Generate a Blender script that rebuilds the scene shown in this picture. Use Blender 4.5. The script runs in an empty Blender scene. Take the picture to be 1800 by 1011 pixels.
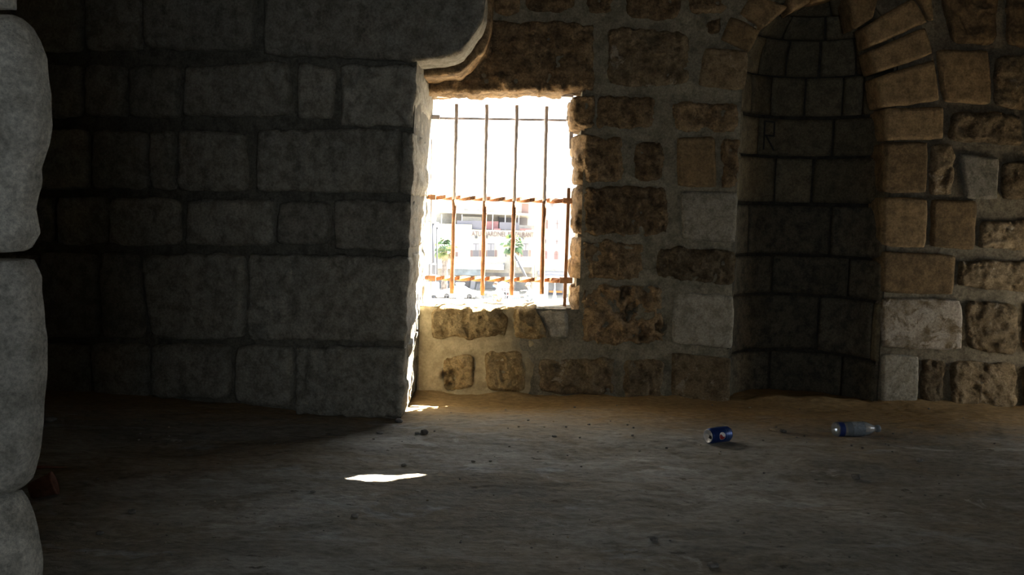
import bpy, bmesh, math, random
import numpy as np
from mathutils import Matrix, Vector

sc = bpy.context.scene
COL = sc.collection
R_ = math.radians

# ------------------------------------------------------------------ camera, sky, sun, exposure
F = 1559.0                                   # focal length in pixels of the 1800 px wide frame
CAM = np.array([0.0, 0.0, 1.0])
ROT = Matrix.Rotation(R_(90 - 5.33), 3, 'X') @ Matrix.Rotation(R_(1.4), 3, 'Z')
cam = bpy.data.cameras.new('camera'); cam.lens = F / 1800 * 36; cam.sensor_width = 36
cam.clip_start = 0.02; cam.clip_end = 1000
camo = bpy.data.objects.new('camera', cam); COL.objects.link(camo)
camo.location = CAM; camo.rotation_euler = ROT.to_euler(); sc.camera = camo

SKY = 6.0
world = bpy.data.worlds.new('sky'); sc.world = world; world.use_nodes = True
bg = world.node_tree.nodes['Background']
bg.inputs[0].default_value = (0.86, 0.94, 1.0, 1); bg.inputs[1].default_value = SKY

SUN_A, SUN_B = 1.12, 2.1                     # sun comes in along (-A, -1, -B)
sun = bpy.data.lights.new('sun', 'SUN'); sun.energy = 200.0; sun.angle = R_(0.35); sun.color = (1.0, 0.90, 0.74)
suno = bpy.data.objects.new('sun', sun); COL.objects.link(suno)
SUND = Vector((SUN_A, 1.0, SUN_B)).normalized()
suno.rotation_euler = SUND.to_track_quat('Z', 'Y').to_euler(); suno.location = (20, 15, 45)

vs = sc.view_settings
vs.view_transform = 'Standard'; vs.look = 'None'; vs.gamma = 1; vs.use_curve_mapping = False; vs.exposure = 0.0
try:
    sc.cycles.max_bounces = 10; sc.cycles.diffuse_bounces = 6; sc.cycles.sample_clamp_indirect = 8.0
    sc.cycles.caustics_reflective = False; sc.cycles.caustics_refractive = False
except Exception:
    pass

def portal(name, loc, rot, sx, sy):          # guides the sampling of the sky through a real opening; gives no light of its own
    l = bpy.data.lights.new(name, 'AREA'); l.shape = 'RECTANGLE'; l.size = sx; l.size_y = sy
    l.cycles.is_portal = True
    o = bpy.data.objects.new(name, l); COL.objects.link(o); o.location = loc; o.rotation_euler = rot

# ------------------------------------------------------------------ helpers
ROTN = np.array(ROT)
def rays(p):
    p = np.asarray(p, float).reshape(-1, 2)
    c = np.stack([(p[:, 0] - 900) / F, -(p[:, 1] - 505.5) / F, -np.ones(len(p))], 1)
    return c @ ROTN.T
def on_plane(p, p0, n):
    d = rays(p); t = ((np.asarray(p0) - CAM) @ n) / (d @ n)
    return CAM + d * t[:, None]
def PY(x, y, Y): return on_plane([(x, y)], (0, Y, 0), np.array([0, 1.0, 0]))[0]
def PF(x, y, z=0.0): return on_plane([(x, y)], (0, 0, z), np.array([0, 0, 1.0]))[0]

def _h(ix, iy, iz, seed):
    n = (ix * 374761393 + iy * 668265263 + iz * 2147483647 + seed * 974711) & 0xFFFFFFFF
    n = ((n ^ (n >> 13)) * 1274126177) & 0xFFFFFFFF
    n = ((n ^ (n >> 16)) * 2246822519) & 0xFFFFFFFF
    return ((n ^ (n >> 15)) & 0xFFFF) / 32767.5 - 1.0
def vnoise(p, seed=0):
    i = np.floor(p).astype(np.int64); f = p - i; f = f * f * f * (f * (f * 6 - 15) + 10)
    r = 0
    for dx in (0, 1):
        for dy in (0, 1):
            for dz in (0, 1):
                w = (f[:, 0] if dx else 1 - f[:, 0]) * (f[:, 1] if dy else 1 - f[:, 1]) * (f[:, 2] if dz else 1 - f[:, 2])
                r = r + w * _h(i[:, 0] + dx, i[:, 1] + dy, i[:, 2] + dz, seed)
    return r
def fbm(p, o=3, seed=0):
    r = 0; a = 1.0; s = 0
    for k in range(o):
        r = r + a * vnoise(p * 2 ** k, seed + 17 * k); s += a; a *= .5
    return r / s * 1.5

OFF = {}
def mesh_obj(name, verts, faces, mat, parent=None, smooth=False):
    off = OFF.get(parent.name, Vector((0, 0, 0))) if parent else Vector((0, 0, 0))
    v = np.asarray(verts, float).reshape(-1, 3) - np.array(off)
    me = bpy.data.meshes.new(name); me.from_pydata(v.tolist(), [], [list(map(int, f)) for f in faces])
    me.materials.append(mat)
    if smooth: me.polygons.foreach_set('use_smooth', [True] * len(me.polygons))
    me.update()
    o = bpy.data.objects.new(name, me); COL.objects.link(o)
    if parent: o.parent = parent
    OFF[o.name] = off
    return o
def tag(o, label=None, cat=None, group=None, kind=None):
    if label: o['label'] = label
    if cat: o['category'] = cat
    if group: o['group'] = group
    if kind: o['kind'] = kind
    return o
def thing(name, loc, label, cat, group=None):
    o = bpy.data.objects.new(name, None); COL.objects.link(o); o.location = loc; o.empty_display_size = .1
    OFF[o.name] = Vector(loc); return tag(o, label, cat, group)

class MB:
    def __init__(s): s.v = []; s.f = []; s.n = 0
    def add(s, v, f):
        s.v += [tuple(map(float, q)) for q in v]; s.f += [tuple(int(i) + s.n for i in g) for g in f]; s.n += len(v); return s
    def box(s, x0, x1, y0, y1, z0, z1):
        v = [(x, y, z) for x in (x0, x1) for y in (y0, y1) for z in (z0, z1)]
        return s.add(v, [(0, 1, 3, 2), (4, 6, 7, 5), (0, 4, 5, 1), (2, 3, 7, 6), (0, 2, 6, 4), (1, 5, 7, 3)])
    def prism(s, poly, y0, y1, axis='y'):           # poly in x,z (axis y) or x,y (axis z)
        n = len(poly)
        if axis == 'y': v = [(a, y0, b) for a, b in poly] + [(a, y1, b) for a, b in poly]
        else: v = [(a, b, y0) for a, b in poly] + [(a, b, y1) for a, b in poly]
        return s.add(v, [tuple(range(n))[::-1], tuple(range(n, 2 * n))] + [(i, (i + 1) % n, n + (i + 1) % n, n + i) for i in range(n)])
    def tube(s, pts, r, k=8, twist=0.0, square=False):
        pts = [Vector(p) for p in pts]; m = len(pts)
        rr = r if hasattr(r, '__len__') else [r] * m
        up = Vector((0, 0, 1)) if abs((pts[-1] - pts[0]).normalized().z) < .9 else Vector((0, 1, 0))
        v = []; kk = 4 if square else k
        for i, p in enumerate(pts):
            d = (pts[min(i + 1, m - 1)] - pts[max(i - 1, 0)]).normalized()
            a = d.cross(up).normalized(); b = a.cross(d)
            for j in range(kk):
                t = 2 * math.pi * j / kk + twist * i + (math.pi / 4 if square else 0)
                v.append(p + (a * math.cos(t) + b * math.sin(t)) * rr[i])
        f = [(i * kk + j, i * kk + (j + 1) % kk, (i + 1) * kk + (j + 1) % kk, (i + 1) * kk + j) for i in range(m - 1) for j in range(kk)]
        f += [tuple(range(kk))[::-1], tuple(range((m - 1) * kk, m * kk))]
        return s.add(v, f)
    def lathe(s, prof, mtx=Matrix.Identity(4), k=24, cap=True, jig=0.0, seed=1):   # prof: (r, h) about local z
        rnd = random.Random(seed); v = []
        for r, h in prof:
            for j in range(k):
                q = r * (1 + jig * rnd.uniform(-1, 1))
                v.append(mtx @ Vector((q * math.cos(2 * math.pi * j / k), q * math.sin(2 * math.pi * j / k), h)))
        m = len(prof)
        f = [(i * k + j, i * k + (j + 1) % k, (i + 1) * k + (j + 1) % k, (i + 1) * k + j) for i in range(m - 1) for j in range(k)]
        if cap: f += [tuple(range(k))[::-1], tuple(range((m - 1) * k, m * k))]
        return s.add(v, f)
    def build(s, name, mat, parent=None, smooth=False): return mesh_obj(name, s.v, s.f, mat, parent, smooth)

# ------------------------------------------------------------------ materials
def new_mat(name):
    m = bpy.data.materials.new(name); m.use_nodes = True
    nt = m.node_tree; return m, nt, nt.nodes['Principled BSDF']
def ramp(nt, stops):
    r = nt.nodes.new('ShaderNodeValToRGB'); e = r.color_ramp.elements
    while len(e) < len(stops): e.new(0.5)
    for q, (p, c) in zip(e, stops): q.position = p; q.color = (*c, 1) if len(c) == 3 else c
    return r
def noise(nt, vec, scale, detail=4, rough=.55, dist=0.0):
    n = nt.nodes.new('ShaderNodeTexNoise'); n.inputs['Scale'].default_value = scale
    n.inputs['Detail'].default_value = detail; n.inputs['Roughness'].default_value = rough; n.inputs['Distortion'].default_value = dist
    nt.links.new(vec, n.inputs['Vector']); return n.outputs['Fac']
def mix(nt, fac, a, b, mode='MIX'):
    m = nt.nodes.new('ShaderNodeMix'); m.data_type = 'RGBA'; m.blend_type = mode
    for sock, val in ((m.inputs[0], fac), (m.inputs[6], a), (m.inputs[7], b)):
        if hasattr(val, 'links'): nt.links.new(val, sock)
        elif isinstance(val, (int, float)): sock.default_value = val
        else: sock.default_value = (*val, 1)
    return m.outputs[2]
def coords(nt, per_object=True):
    g = nt.nodes.new('ShaderNodeNewGeometry'); p = g.outputs['Position']
    if per_object:
        oi = nt.nodes.new('ShaderNodeObjectInfo'); mu = nt.nodes.new('ShaderNodeMath'); mu.operation = 'MULTIPLY'; mu.inputs[1].default_value = 37.0
        nt.links.new(oi.outputs['Random'], mu.inputs[0])
        ad = nt.nodes.new('ShaderNodeVectorMath'); ad.operation = 'ADD'; nt.links.new(p, ad.inputs[0]); nt.links.new(mu.outputs[0], ad.inputs[1])
        return ad.outputs[0], oi.outputs['Random']
    return p, None
def stone_mat(name, c1, c2, stain, pale=None, bump=.5, fine=90, var=.35, pale_at=.62, con=1.0):
    m, nt, b = new_mat(name); L = nt.links.new
    v, rnd = coords(nt)
    n1 = noise(nt, v, 5.5, 5, .6, .4); n2 = noise(nt, v, 19, 5, .65); n3 = noise(nt, v, fine, 8, .78)
    r1 = ramp(nt, [(.3, c1), (.7, c2)]); L(n1, r1.inputs[0])
    r2 = ramp(nt, [(.38, (1, 1, 1)), (.56, (0, 0, 0))]); L(n2, r2.inputs[0])
    c = mix(nt, r2.outputs[0], r1.outputs[0], stain)
    if pale:
        r3 = ramp(nt, [(pale_at, (0, 0, 0)), (pale_at + .06, (1, 1, 1))]); L(noise(nt, v, 9, 6, .7, .6), r3.inputs[0])
        c = mix(nt, r3.outputs[0], c, pale)
    r4 = ramp(nt, [(.32, (1 - .5 * con,) * 3), (.68, (1 + .35 * con,) * 3)]); L(n3, r4.inputs[0])
    c = mix(nt, 1.0, c, r4.outputs[0], 'MULTIPLY')
    mr = nt.nodes.new('ShaderNodeMapRange'); mr.inputs['To Min'].default_value = 1 - var; mr.inputs['To Max'].default_value = 1 + var
    L(rnd, mr.inputs['Value'])
    c = mix(nt, 1.0, c, mr.outputs[0], 'MULTIPLY')
    L(c, b.inputs['Base Color']); b.inputs['Roughness'].default_value = .95
    b.inputs['Specular IOR Level'].default_value = .15
    bm = nt.nodes.new('ShaderNodeBump'); bm.inputs['Strength'].default_value = bump; bm.inputs['Distance'].default_value = .02
    ad = nt.nodes.new('ShaderNodeMath'); ad.operation = 'ADD'; L(n2, ad.inputs[0]); L(n3, ad.inputs[1])
    L(ad.outputs[0], bm.inputs['Height']); L(bm.outputs[0], b.inputs['Normal'])
    return m
def plain(name, col, rough=.7, metal=0.0, var=.0, scale=8, bump=0.0, **kw):
    m, nt, b = new_mat(name); b.inputs['Roughness'].default_value = rough; b.inputs['Metallic'].default_value = metal
    v, _ = coords(nt, False)
    n = noise(nt, v, scale, 4)
    lo = tuple(x * (1 - var) for x in col); hi = tuple(min(1, x * (1 + var)) for x in col)
    r = ramp(nt, [(.3, lo), (.7, hi)]); nt.links.new(n, r.inputs[0]); nt.links.new(r.outputs[0], b.inputs['Base Color'])
    if bump:
        bm = nt.nodes.new('ShaderNodeBump'); bm.inputs['Strength'].default_value = bump; bm.inputs['Distance'].default_value = .01
        nt.links.new(n, bm.inputs['Height']); nt.links.new(bm.outputs[0], b.inputs['Normal'])
    for k, x in kw.items(): b.inputs[k.replace('_', ' ')].default_value = x
    return m

M = {}
M['tan'] = stone_mat('tan_limestone', (.33, .225, .12), (.47, .335, .19), (.18, .125, .07), bump=.9, con=1.2)
M['tan_smooth'] = stone_mat('brown_ashlar', (.24, .165, .085), (.31, .215, .115), (.17, .12, .065), bump=.35)
M['grey'] = stone_mat('grey_ashlar', (.31, .285, .225), (.39, .36, .295), (.23, .21, .16), bump=.45, pale=(.42, .39, .32), pale_at=.66)
M['pitted'] = stone_mat('pitted_limestone', (.29, .215, .125), (.40, .315, .20), (.19, .14, .08), pale=(.50, .43, .33), pale_at=.60, bump=1.0)
M['plastered'] = stone_mat('plastered_limestone', (.36, .31, .235), (.45, .395, .31), (.22, .165, .095), pale=(.54, .48, .40), pale_at=.5, bump=.5)
M['dark'] = stone_mat('grey_green_limestone', (.32, .305, .255), (.42, .40, .34), (.23, .215, .175), pale=(.52, .52, .47), pale_at=.69, bump=.6, var=.2)
M['niche_dark'] = stone_mat('dark_niche_ashlar', (.11, .098, .07), (.16, .14, .10), (.07, .064, .05), bump=.25, var=.2)
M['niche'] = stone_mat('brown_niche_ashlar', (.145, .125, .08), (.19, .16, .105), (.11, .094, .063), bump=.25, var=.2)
M['jamb'] = stone_mat('pale_jamb_stone', (.60, .58, .51), (.74, .71, .63), (.44, .42, .36), bump=.8, fine=140, var=.12)
M['mortar'] = stone_mat('grey_mortar', (.25, .225, .165), (.33, .295, .215), (.19, .17, .12), bump=.35, var=0)
M['mortar_dark'] = stone_mat('dark_mortar', (.16, .15, .12), (.22, .205, .165), (.12, .112, .09), bump=.4, var=0)
M['tan_sun_tinted'] = stone_mat('sun_tinted_limestone', (.54, .39, .19), (.70, .54, .30), (.38, .26, .12), bump=1.0, var=.12)  # tan stone under the sill with warm sunlight put into the colour
M['mortar_mid'] = stone_mat('brown_grey_mortar', (.18, .155, .11), (.25, .22, .16), (.14, .12, .085), bump=.4, var=0)
M['niche_joint'] = stone_mat('black_joint_dirt', (.045, .04, .03), (.07, .062, .048), (.035, .03, .025), bump=.3, var=0)
M['mud_sun_tinted'] = stone_mat('sun_tinted_mud', (.44, .365, .225), (.55, .46, .29), (.36, .295, .175), bump=.25, var=0, con=.5)  # smooth render; its golden tone is sunlight put into the colour
M['plaster'] = plain('chamber_plaster', (.30, .26, .20), .95, var=.2, scale=3, bump=.3)

def floor_mat():
    m, nt, b = new_mat('earth_floor'); L = nt.links.new
    v0, _ = coords(nt, False); sv = nt.nodes.new('ShaderNodeVectorMath'); sv.operation = 'MULTIPLY'; sv.inputs[1].default_value = (.55, 1.1, 1); L(v0, sv.inputs[0]); v = sv.outputs[0]
    n1 = noise(nt, v, 1.7, 6, .62, .6); n2 = noise(nt, v, 7.5, 6, .65, .9); n3 = noise(nt, v, 46, 5, .7); n4 = noise(nt, v, 3.1, 8, .7, 1.6)
    r1 = ramp(nt, [(.34, (.20, .19, .165)), (.52, (.31, .30, .27)), (.66, (.42, .415, .39))]); L(n1, r1.inputs[0])
    r2 = ramp(nt, [(.36, (.8, .8, .8)), (.52, (0, 0, 0))]); L(n2, r2.inputs[0])
    c = mix(nt, r2.outputs[0], r1.outputs[0], (.20, .18, .145))
    r5 = ramp(nt, [(.60, (0, 0, 0)), (.64, (1, 1, 1))]); L(n4, r5.inputs[0])
    c = mix(nt, r5.outputs[0], c, (.43, .425, .40))
    r6 = ramp(nt, [(.62, (0, 0, 0)), (.67, (.9, .9, .9))]); L(noise(nt, v, 24, 5, .72, .3), r6.inputs[0])
    c = mix(nt, r6.outputs[0], c, (.10, .09, .075))
    r7 = ramp(nt, [(.48, (0, 0, 0)), (.68, (.8, .8, .8))]); L(noise(nt, v, 1.1, 5, .65, .5), r7.inputs[0])
    c = mix(nt, r7.outputs[0], c, (.27, .215, .14))
    r8 = ramp(nt, [(.60, (0, 0, 0)), (.66, (.7, .7, .7))]); L(noise(nt, v, 4.3, 6, .62, .3), r8.inputs[0])
    c = mix(nt, r8.outputs[0], c, (.37, .385, .385))
    # brown dirt lying along the foot of the window wall
    sx = nt.nodes.new('ShaderNodeSeparateXYZ'); L(v0, sx.inputs[0])
    ma = nt.nodes.new('ShaderNodeMath'); ma.operation = 'MULTIPLY_ADD'; ma.inputs[1].default_value = .9; L(n2, ma.inputs[0]); L(sx.outputs['Y'], ma.inputs[2])
    mr = nt.nodes.new('ShaderNodeMapRange'); mr.inputs['From Min'].default_value = 4.25; mr.inputs['From Max'].default_value = 4.75; L(ma.outputs[0], mr.inputs['Value'])
    c = mix(nt, mr.outputs[0], c, (.31, .21, .10))
    r4 = ramp(nt, [(.3, (.6, .6, .6)), (.7, (1.25, 1.25, 1.25))]); L(n3, r4.inputs[0])
    c = mix(nt, 1.0, c, r4.outputs[0], 'MULTIPLY')
    L(c, b.inputs['Base Color']); b.inputs['Roughness'].default_value = .9; b.inputs['Specular IOR Level'].default_value = .2
    bm = nt.nodes.new('ShaderNodeBump'); bm.inputs['Strength'].default_value = .65; bm.inputs['Distance'].default_value = .009
    a1 = nt.nodes.new('ShaderNodeMath'); a1.operation = 'ADD'; L(n2, a1.inputs[0]); L(n3, a1.inputs[1])
    a2 = nt.nodes.new('ShaderNodeMath'); a2.operation = 'MULTIPLY_ADD'; a2.inputs[1].default_value = -.5; L(r6.outputs[0], a2.inputs[0]); L(a1.outputs[0], a2.inputs[2])
    L(a2.outputs[0], bm.inputs['Height']); L(bm.outputs[0], b.inputs['Normal'])
    return m
M['floor'] = floor_mat()

# ------------------------------------------------------------------ stones
NY = np.array([0, -1.0, 0])
class Plane:
    def __init__(s, p0, n): s.p0 = np.asarray(p0, float); s.n = np.asarray(n, float) / np.linalg.norm(n)
    def lift(s, px): return on_plane(px, s.p0, s.n)
    def fit(s, P): return P, np.tile(s.n, (len(P), 1))
class World(Plane):                                # outlines already given in metres (x, z) on a wall plane y = const
    def lift(s, p): p = np.asarray(p, float); return np.stack([p[:, 0], np.full(len(p), s.p0[1]), p[:, 1]], 1)
class Cyl:                                         # vertical half cylinder, outlines given as (theta, z)
    def __init__(s, cx, cy, r): s.c = np.array([cx, cy]); s.r = r
    def lift(s, p):
        p = np.asarray(p, float); return np.stack([s.c[0] + s.r * np.cos(p[:, 0]), s.c[1] + s.r * np.sin(p[:, 0]), p[:, 1]], 1)
    def fit(s, P):
        d = P[:, :2] - s.c; l = np.linalg.norm(d, axis=1)[:, None]; d = d / l
        return np.concatenate([s.c + d * s.r, P[:, 2:]], 1), np.concatenate([-d, np.zeros((len(P), 1))], 1)
class Sph:                                         # outlines given as (theta, elevation)
    def __init__(s, c, r): s.c = np.asarray(c, float); s.r = r
    def lift(s, p):
        p = np.asarray(p, float); ce = np.cos(p[:, 1])
        return s.c + s.r * np.stack([ce * np.cos(p[:, 0]), ce * np.sin(p[:, 0]), np.sin(p[:, 1])], 1)
    def fit(s, P):
        d = P - s.c; d = d / np.linalg.norm(d, axis=1)[:, None]; return s.c + d * s.r, -d

def along(poly, u):
    poly = np.asarray(poly, float); seg = np.linalg.norm(np.diff(poly, axis=0), axis=1); c = np.concatenate([[0], np.cumsum(seg)]) / max(seg.sum(), 1e-9)
    return np.stack([np.interp(u, c, poly[:, k]) for k in range(3)], -1)
SEED = [0]
def stone(parent, out, surf, mat, proud=.02, rough=.008, freq=9., rnd=.22, back=.05, res=.011, bev=.014, bw=.022, pits=0.0, wob=.006, name='stone', steps=None, bdir=None, hollows=(), splay=0.0):
    """One block: a gridded face over its outline, rounded arrises, uneven surface, and sides running back into the wall."""
    SEED[0] += 1; sd = SEED[0] * 7
    if isinstance(out, dict): T, Rt, B, Lf = (surf.lift(out[k]) for k in ('top', 'right', 'bottom', 'left'))
    else:
        q = surf.lift(out); tl, tr, br, bl = q; T, B, Lf, Rt = (np.array(e) for e in ((tl, tr), (bl, br), (tl, bl), (tr, br)))
    plen = lambda e: np.linalg.norm(np.diff(e, axis=0), axis=1).sum()
    w = (plen(T) + plen(B)) / 2; h = (plen(Lf) + plen(Rt)) / 2
    nu = int(np.clip(w / res, 5, 150)); nv = int(np.clip(h / res, 5, 150))
    S, Tt = np.meshgrid(np.linspace(-1, 1, nu + 1), np.linspace(-1, 1, nv + 1)); S = S.ravel(); Tt = Tt.ravel()
    k = rnd * min(w, h)
    s = .5 + .5 * S * np.sqrt(1 - np.minimum(.9, 2 * k / w) * Tt ** 6 / 2); t = .5 + .5 * Tt * np.sqrt(1 - np.minimum(.9, 2 * k / h) * S ** 6 / 2)
    s1 = s[:, None]; t1 = t[:, None]
    Pc = (1 - t1) * along(T, s) + t1 * along(B, s) + (1 - s1) * along(Lf, t) + s1 * along(Rt, t) \
        - ((1 - s1) * (1 - t1) * T[0] + s1 * (1 - t1) * T[-1] + (1 - s1) * t1 * B[0] + s1 * t1 * B[-1])
    Pc, N = surf.fit(Pc)
    q = Pc + sd * 1.37
    wv = np.stack([fbm(q * 14 + 31.7 * j, 3, sd) for j in range(3)], 1) * wob
    wv -= N * (wv * N).sum(1)[:, None]
    e = np.minimum((1 - abs(S)) * w / 2, (1 - abs(Tt)) * h / 2)
    drop = bev * np.clip(1 - e / bw, 0, 1) ** 2
    d = proud + rough * fbm(q * freq, 5, sd + 3) - drop
    if rough > .006: d += rough * .5 * (1 - 2 * np.abs(fbm(q * freq * 2.3, 2, sd + 9)))
    if pits: d -= pits * np.clip(vnoise(q * 22, sd + 5) - .3, 0, 1) * 1.6
    if splay: d -= splay * np.clip(1 - (s * w) / .075, 0, 1) ** 1.3 * (1 + .5 * fbm(q * 9, 2, sd + 2))     # worn, splayed left arris
    for hx_, hy_, rp, dp in hollows:                # broken-out hollows
        c3 = surf.lift([(hx_, hy_)])[0]; rad = rp / F * c3[1]; dd = np.linalg.norm(Pc - c3, axis=1) / rad * (1 + .5 * fbm(Pc * 30, 2, sd))
        d = d - dp * np.clip(1.6 * (1 - dd), 0, 1)
    V = Pc + wv + N * d[:, None]
    idx = np.arange((nu + 1) * (nv + 1)).reshape(nv + 1, nu + 1)
    faces = [(idx[j, i], idx[j + 1, i], idx[j + 1, i + 1], idx[j, i + 1]) for j in range(nv) for i in range(nu)]
    loop = np.concatenate([idx[0, :], idx[1:, -1], idx[-1, -2::-1], idx[-2:0:-1, 0]])
    m = len(loop); allV = [V]; base = len(V); prev = loop
    Bd = -N[loop] if bdir is None else np.tile(np.asarray(bdir, float), (m, 1))
    ks = steps or max(1, int(back / (.03 if back > .12 else .2)))
    for j in range(1, ks + 1):
        d0 = np.maximum(0, -d[loop])[:, None]; dep = d0 + (np.maximum(back, d0) - d0) * j / ks
        PP = Pc[loop] + wv[loop] + Bd * dep
        if ks > 1 and j < ks + 1:
            wl = np.stack([fbm(PP * 13 + 7.7 * c + sd, 3, sd + 40) for c in range(3)], 1) * rough * .9
            wl -= N[loop] * (wl * N[loop]).sum(1)[:, None]; PP = PP + wl
        allV.append(PP); cur = np.arange(base, base + m); base += m
        faces += [(prev[i], prev[(i + 1) % m], cur[(i + 1) % m], cur[i]) for i in range(m)]
        prev = cur
    return mesh_obj(name, np.concatenate(allV), faces, mat, parent, True)

# ------------------------------------------------------------------ the room shell
YB = 4.58                                        # face of the window wall
WT = .31                                         # its thickness at the window
ZC = 2.9
XL, XR = -3.3, 3.25
YR = -1.4
A0 = PF(706, 739); B0 = PF(268, 700)
ndir = np.array([(B0 - A0)[1], -(B0 - A0)[0], 0]); ndir /= np.linalg.norm(ndir)
if ndir[1] > 0: ndir = -ndir
PLW = Plane(A0, ndir)                            # face of the dark wall on the left
PBK = Plane((0, YB, 0), NY)
JX = PY(744, 600, YB)[0]                         # plane of the window's left jamb
XW1 = PY(1004, 350, YB + .1)[0]                  # right edge of the opening
ZS = PY(880, 541, YB)[2]; ZL = PY(880, 160, YB)[2]
NXL = PY(1291, 560, YB)[0]; NXR = PY(1548, 480, YB)[0]
NR = (NXR - NXL) / 2; NCX = (NXR + NXL) / 2
def cyl_hit(x, y, r=NR):
    d = rays([(x, y)])[0]; o = CAM[:2] - (NCX, YB); a = d[0] ** 2 + d[1] ** 2; b = o @ d[:2]; c = o @ o - r * r
    t = (-b + math.sqrt(max(0, b * b - a * c))) / a; return CAM + d * t
ZSP = cyl_hit(1424, 136)[2]                       # springing of the niche vault
print('jamb', JX, 'win', XW1, ZS, ZL, 'niche', NCX, NR, ZSP, 'corner', A0, B0, ndir)

# floor: an uneven earth surface
gx = np.concatenate([np.arange(XL, -1.75, .04), np.arange(-1.75, 2.75, .0105), np.arange(2.75, XR + .01, .04)])
gy = np.concatenate([np.arange(YR, 1.9, .05), np.arange(1.9, YB + .5, .0105)])
X, Y = np.meshgrid(gx, gy); fp = np.stack([X.ravel(), Y.ravel(), np.zeros(X.size)], 1)
fl = fbm(fp * np.array([1.6, 3.4, 1]) + 9.1, 4, 8)                     # flaking layers: low ragged steps
lay = fl * 3.2; st = np.floor(lay) + np.clip((lay - np.floor(lay)) * 7, 0, 1)
fz = .010 * fbm(fp * 1.3, 3, 5) + .0034 * st + .0022 * fbm(fp * np.array([9, 17, 1]), 3, 12) + .0012 * fbm(fp * 42, 2, 14)
fz += .035 * np.clip((fp[:, 1] - (YB - .16)) / .16, 0, 1) ** 2 * (fp[:, 0] > -.5) * (.6 + .4 * fbm(fp * 5, 2, 3)) * (fp[:, 1] < YB + .05)
fp[:, 2] = fz
nx, ny = len(gx), len(gy)
ii = np.arange(nx * ny).reshape(ny, nx)
ff = np.stack([ii[:-1, :-1].ravel(), ii[:-1, 1:].ravel(), ii[1:, 1:].ravel(), ii[1:, :-1].ravel()], 1)
floor = tag(mesh_obj('floor', fp, ff, M['floor'], None, True), 'grey brown uneven earth floor of the stone chamber', 'floor', kind='structure')
def fh(x, y):
    return float(fz[int(np.argmin(abs(gy - y))) * nx + int(np.argmin(abs(gx - x)))])

# wall_left: dark pier wall with the springing of an arch
back = -ndir * .03
c0 = A0 + back; far = PLW.p0 + (B0 - A0) * ((XL - A0[0]) / (B0 - A0)[0]) + back
xj0, xj1 = A0[0] - .008, A0[0] + .045              # the jamb leans a little: foot and top
wl = MB().add([(x, y, z) for z, xj in ((-.05, xj0), (1.66, xj1), (ZC, xj1)) for x, y in ((xj, c0[1]), (xj, YB + WT), (XL, YB + WT), (XL, far[1]))],
    [(3, 2, 1, 0), (8, 9, 10, 11)] + [(4 * k + i, 4 * k + (i + 1) % 4, 4 * k + 4 + (i + 1) % 4, 4 * k + 4 + i) for k in (0, 1) for i in range(4)])
ARC = [(732, 107), (764, 106), (794, 99), (812, 87), (826, 72), (838, 56), (848, 34), (853, 0), (856, -60)]
def spline(p, k=4):
    p = np.asarray(p, float); q = np.concatenate([[2 * p[0] - p[1]], p, [2 * p[-1] - p[-2]]]); r = []
    for i in range(len(p) - 1):
        for t in np.arange(k) / k:
            a, b, c, d = q[i:i + 4]; r.append(.5 * (2 * b + (c - a) * t + (2 * a - 5 * b + 4 * c - d) * t * t + (3 * b - a - 3 * c + d) * t ** 3))
    return [tuple(x) for x in r] + [tuple(p[-1])]
ARC = spline(ARC)                                  # 33 points, the 5th to last third turn upwards
KA = min(range(len(ARC)), key=lambda i: abs(ARC[i][0] - 826))
a3 = PLW.lift(ARC)
arcpoly = [(JX - .05, a3[0][2] + .03)] + [(p[0] - .012 - .02 * i / 32, p[2] + .03 - .02 * i / 32) for i, p in enumerate(a3[1:], 1)] + [(a3[-1][0] - .03, ZC), (JX - .05, ZC)]
wl.prism(arcpoly, A0[1] + .05, YB + .1)
wall_left = tag(wl.build('wall_left', M['mortar_dark']), 'dark wall of large grey limestone blocks on the left', 'wall', kind='structure')

LW = [  # outlines in the photograph: top left, top right, bottom right, bottom left
    [(246, -60), (446, -60), (446, 90), (256, 86)], [(148, -60), (238, -60), (248, 88), (150, 88)], [(30, -60), (140, -60), (140, 90), (30, 90)], [(-90, -60), (22, -60), (22, 90), (-90, 90)],
    [(325, 118), (503, 107), (511, 203), (320, 206)], [(522, 110), (586, 119), (579, 208), (521, 208)],
    [(226, 116), (312, 116), (310, 206), (228, 206)], [(150, 114), (217, 116), (219, 206), (150, 206)], [(40, 112), (142, 114), (141, 206), (40, 206)], [(-90, 112), (32, 112), (32, 206), (-90, 206)],
    [(310, 230), (428, 232), (431, 336), (312, 336)], [(262, 230), (302, 230), (304, 334), (264, 334)], [(160, 228), (254, 230), (256, 332), (162, 332)], [(50, 226), (152, 228), (153, 332), (52, 332)], [(-90, 226), (42, 226), (42, 332), (-90, 332)],
    [(192, 348), (312, 350), (313, 430), (190, 431)], [(326, 350), (477, 351), (477, 432), (326, 431)], [(492, 355), (578, 354), (576, 430), (487, 432)],
    [(100, 346), (184, 348), (182, 430), (100, 430)], [(-90, 345), (92, 346), (92, 430), (-90, 430)],
    [(248, 447), (431, 447), (428, 596), (266, 594)],
    [(176, 445), (240, 446), (252, 594), (178, 594)], [(70, 444), (168, 445), (170, 594), (72, 594)], [(-90, 444), (62, 444), (62, 594), (-90, 594)],
    [(266, 606), (403, 607), (400, 702), (268, 699)], [(414, 607), (513, 609), (512, 716), (411, 710)],
    [(160, 605), (256, 606), (258, 700), (162, 698)], [(40, 604), (152, 605), (153, 700), (42, 700)], [(-90, 604), (32, 604), (32, 702), (-90, 702)],
]
for q in LW:
    stone(wall_left, q, PLW, M['dark'], proud=random.Random(q[0][0]).uniform(.008, .022), rough=.008, res=.016, rnd=.13, pits=.01, wob=.008)
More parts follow.
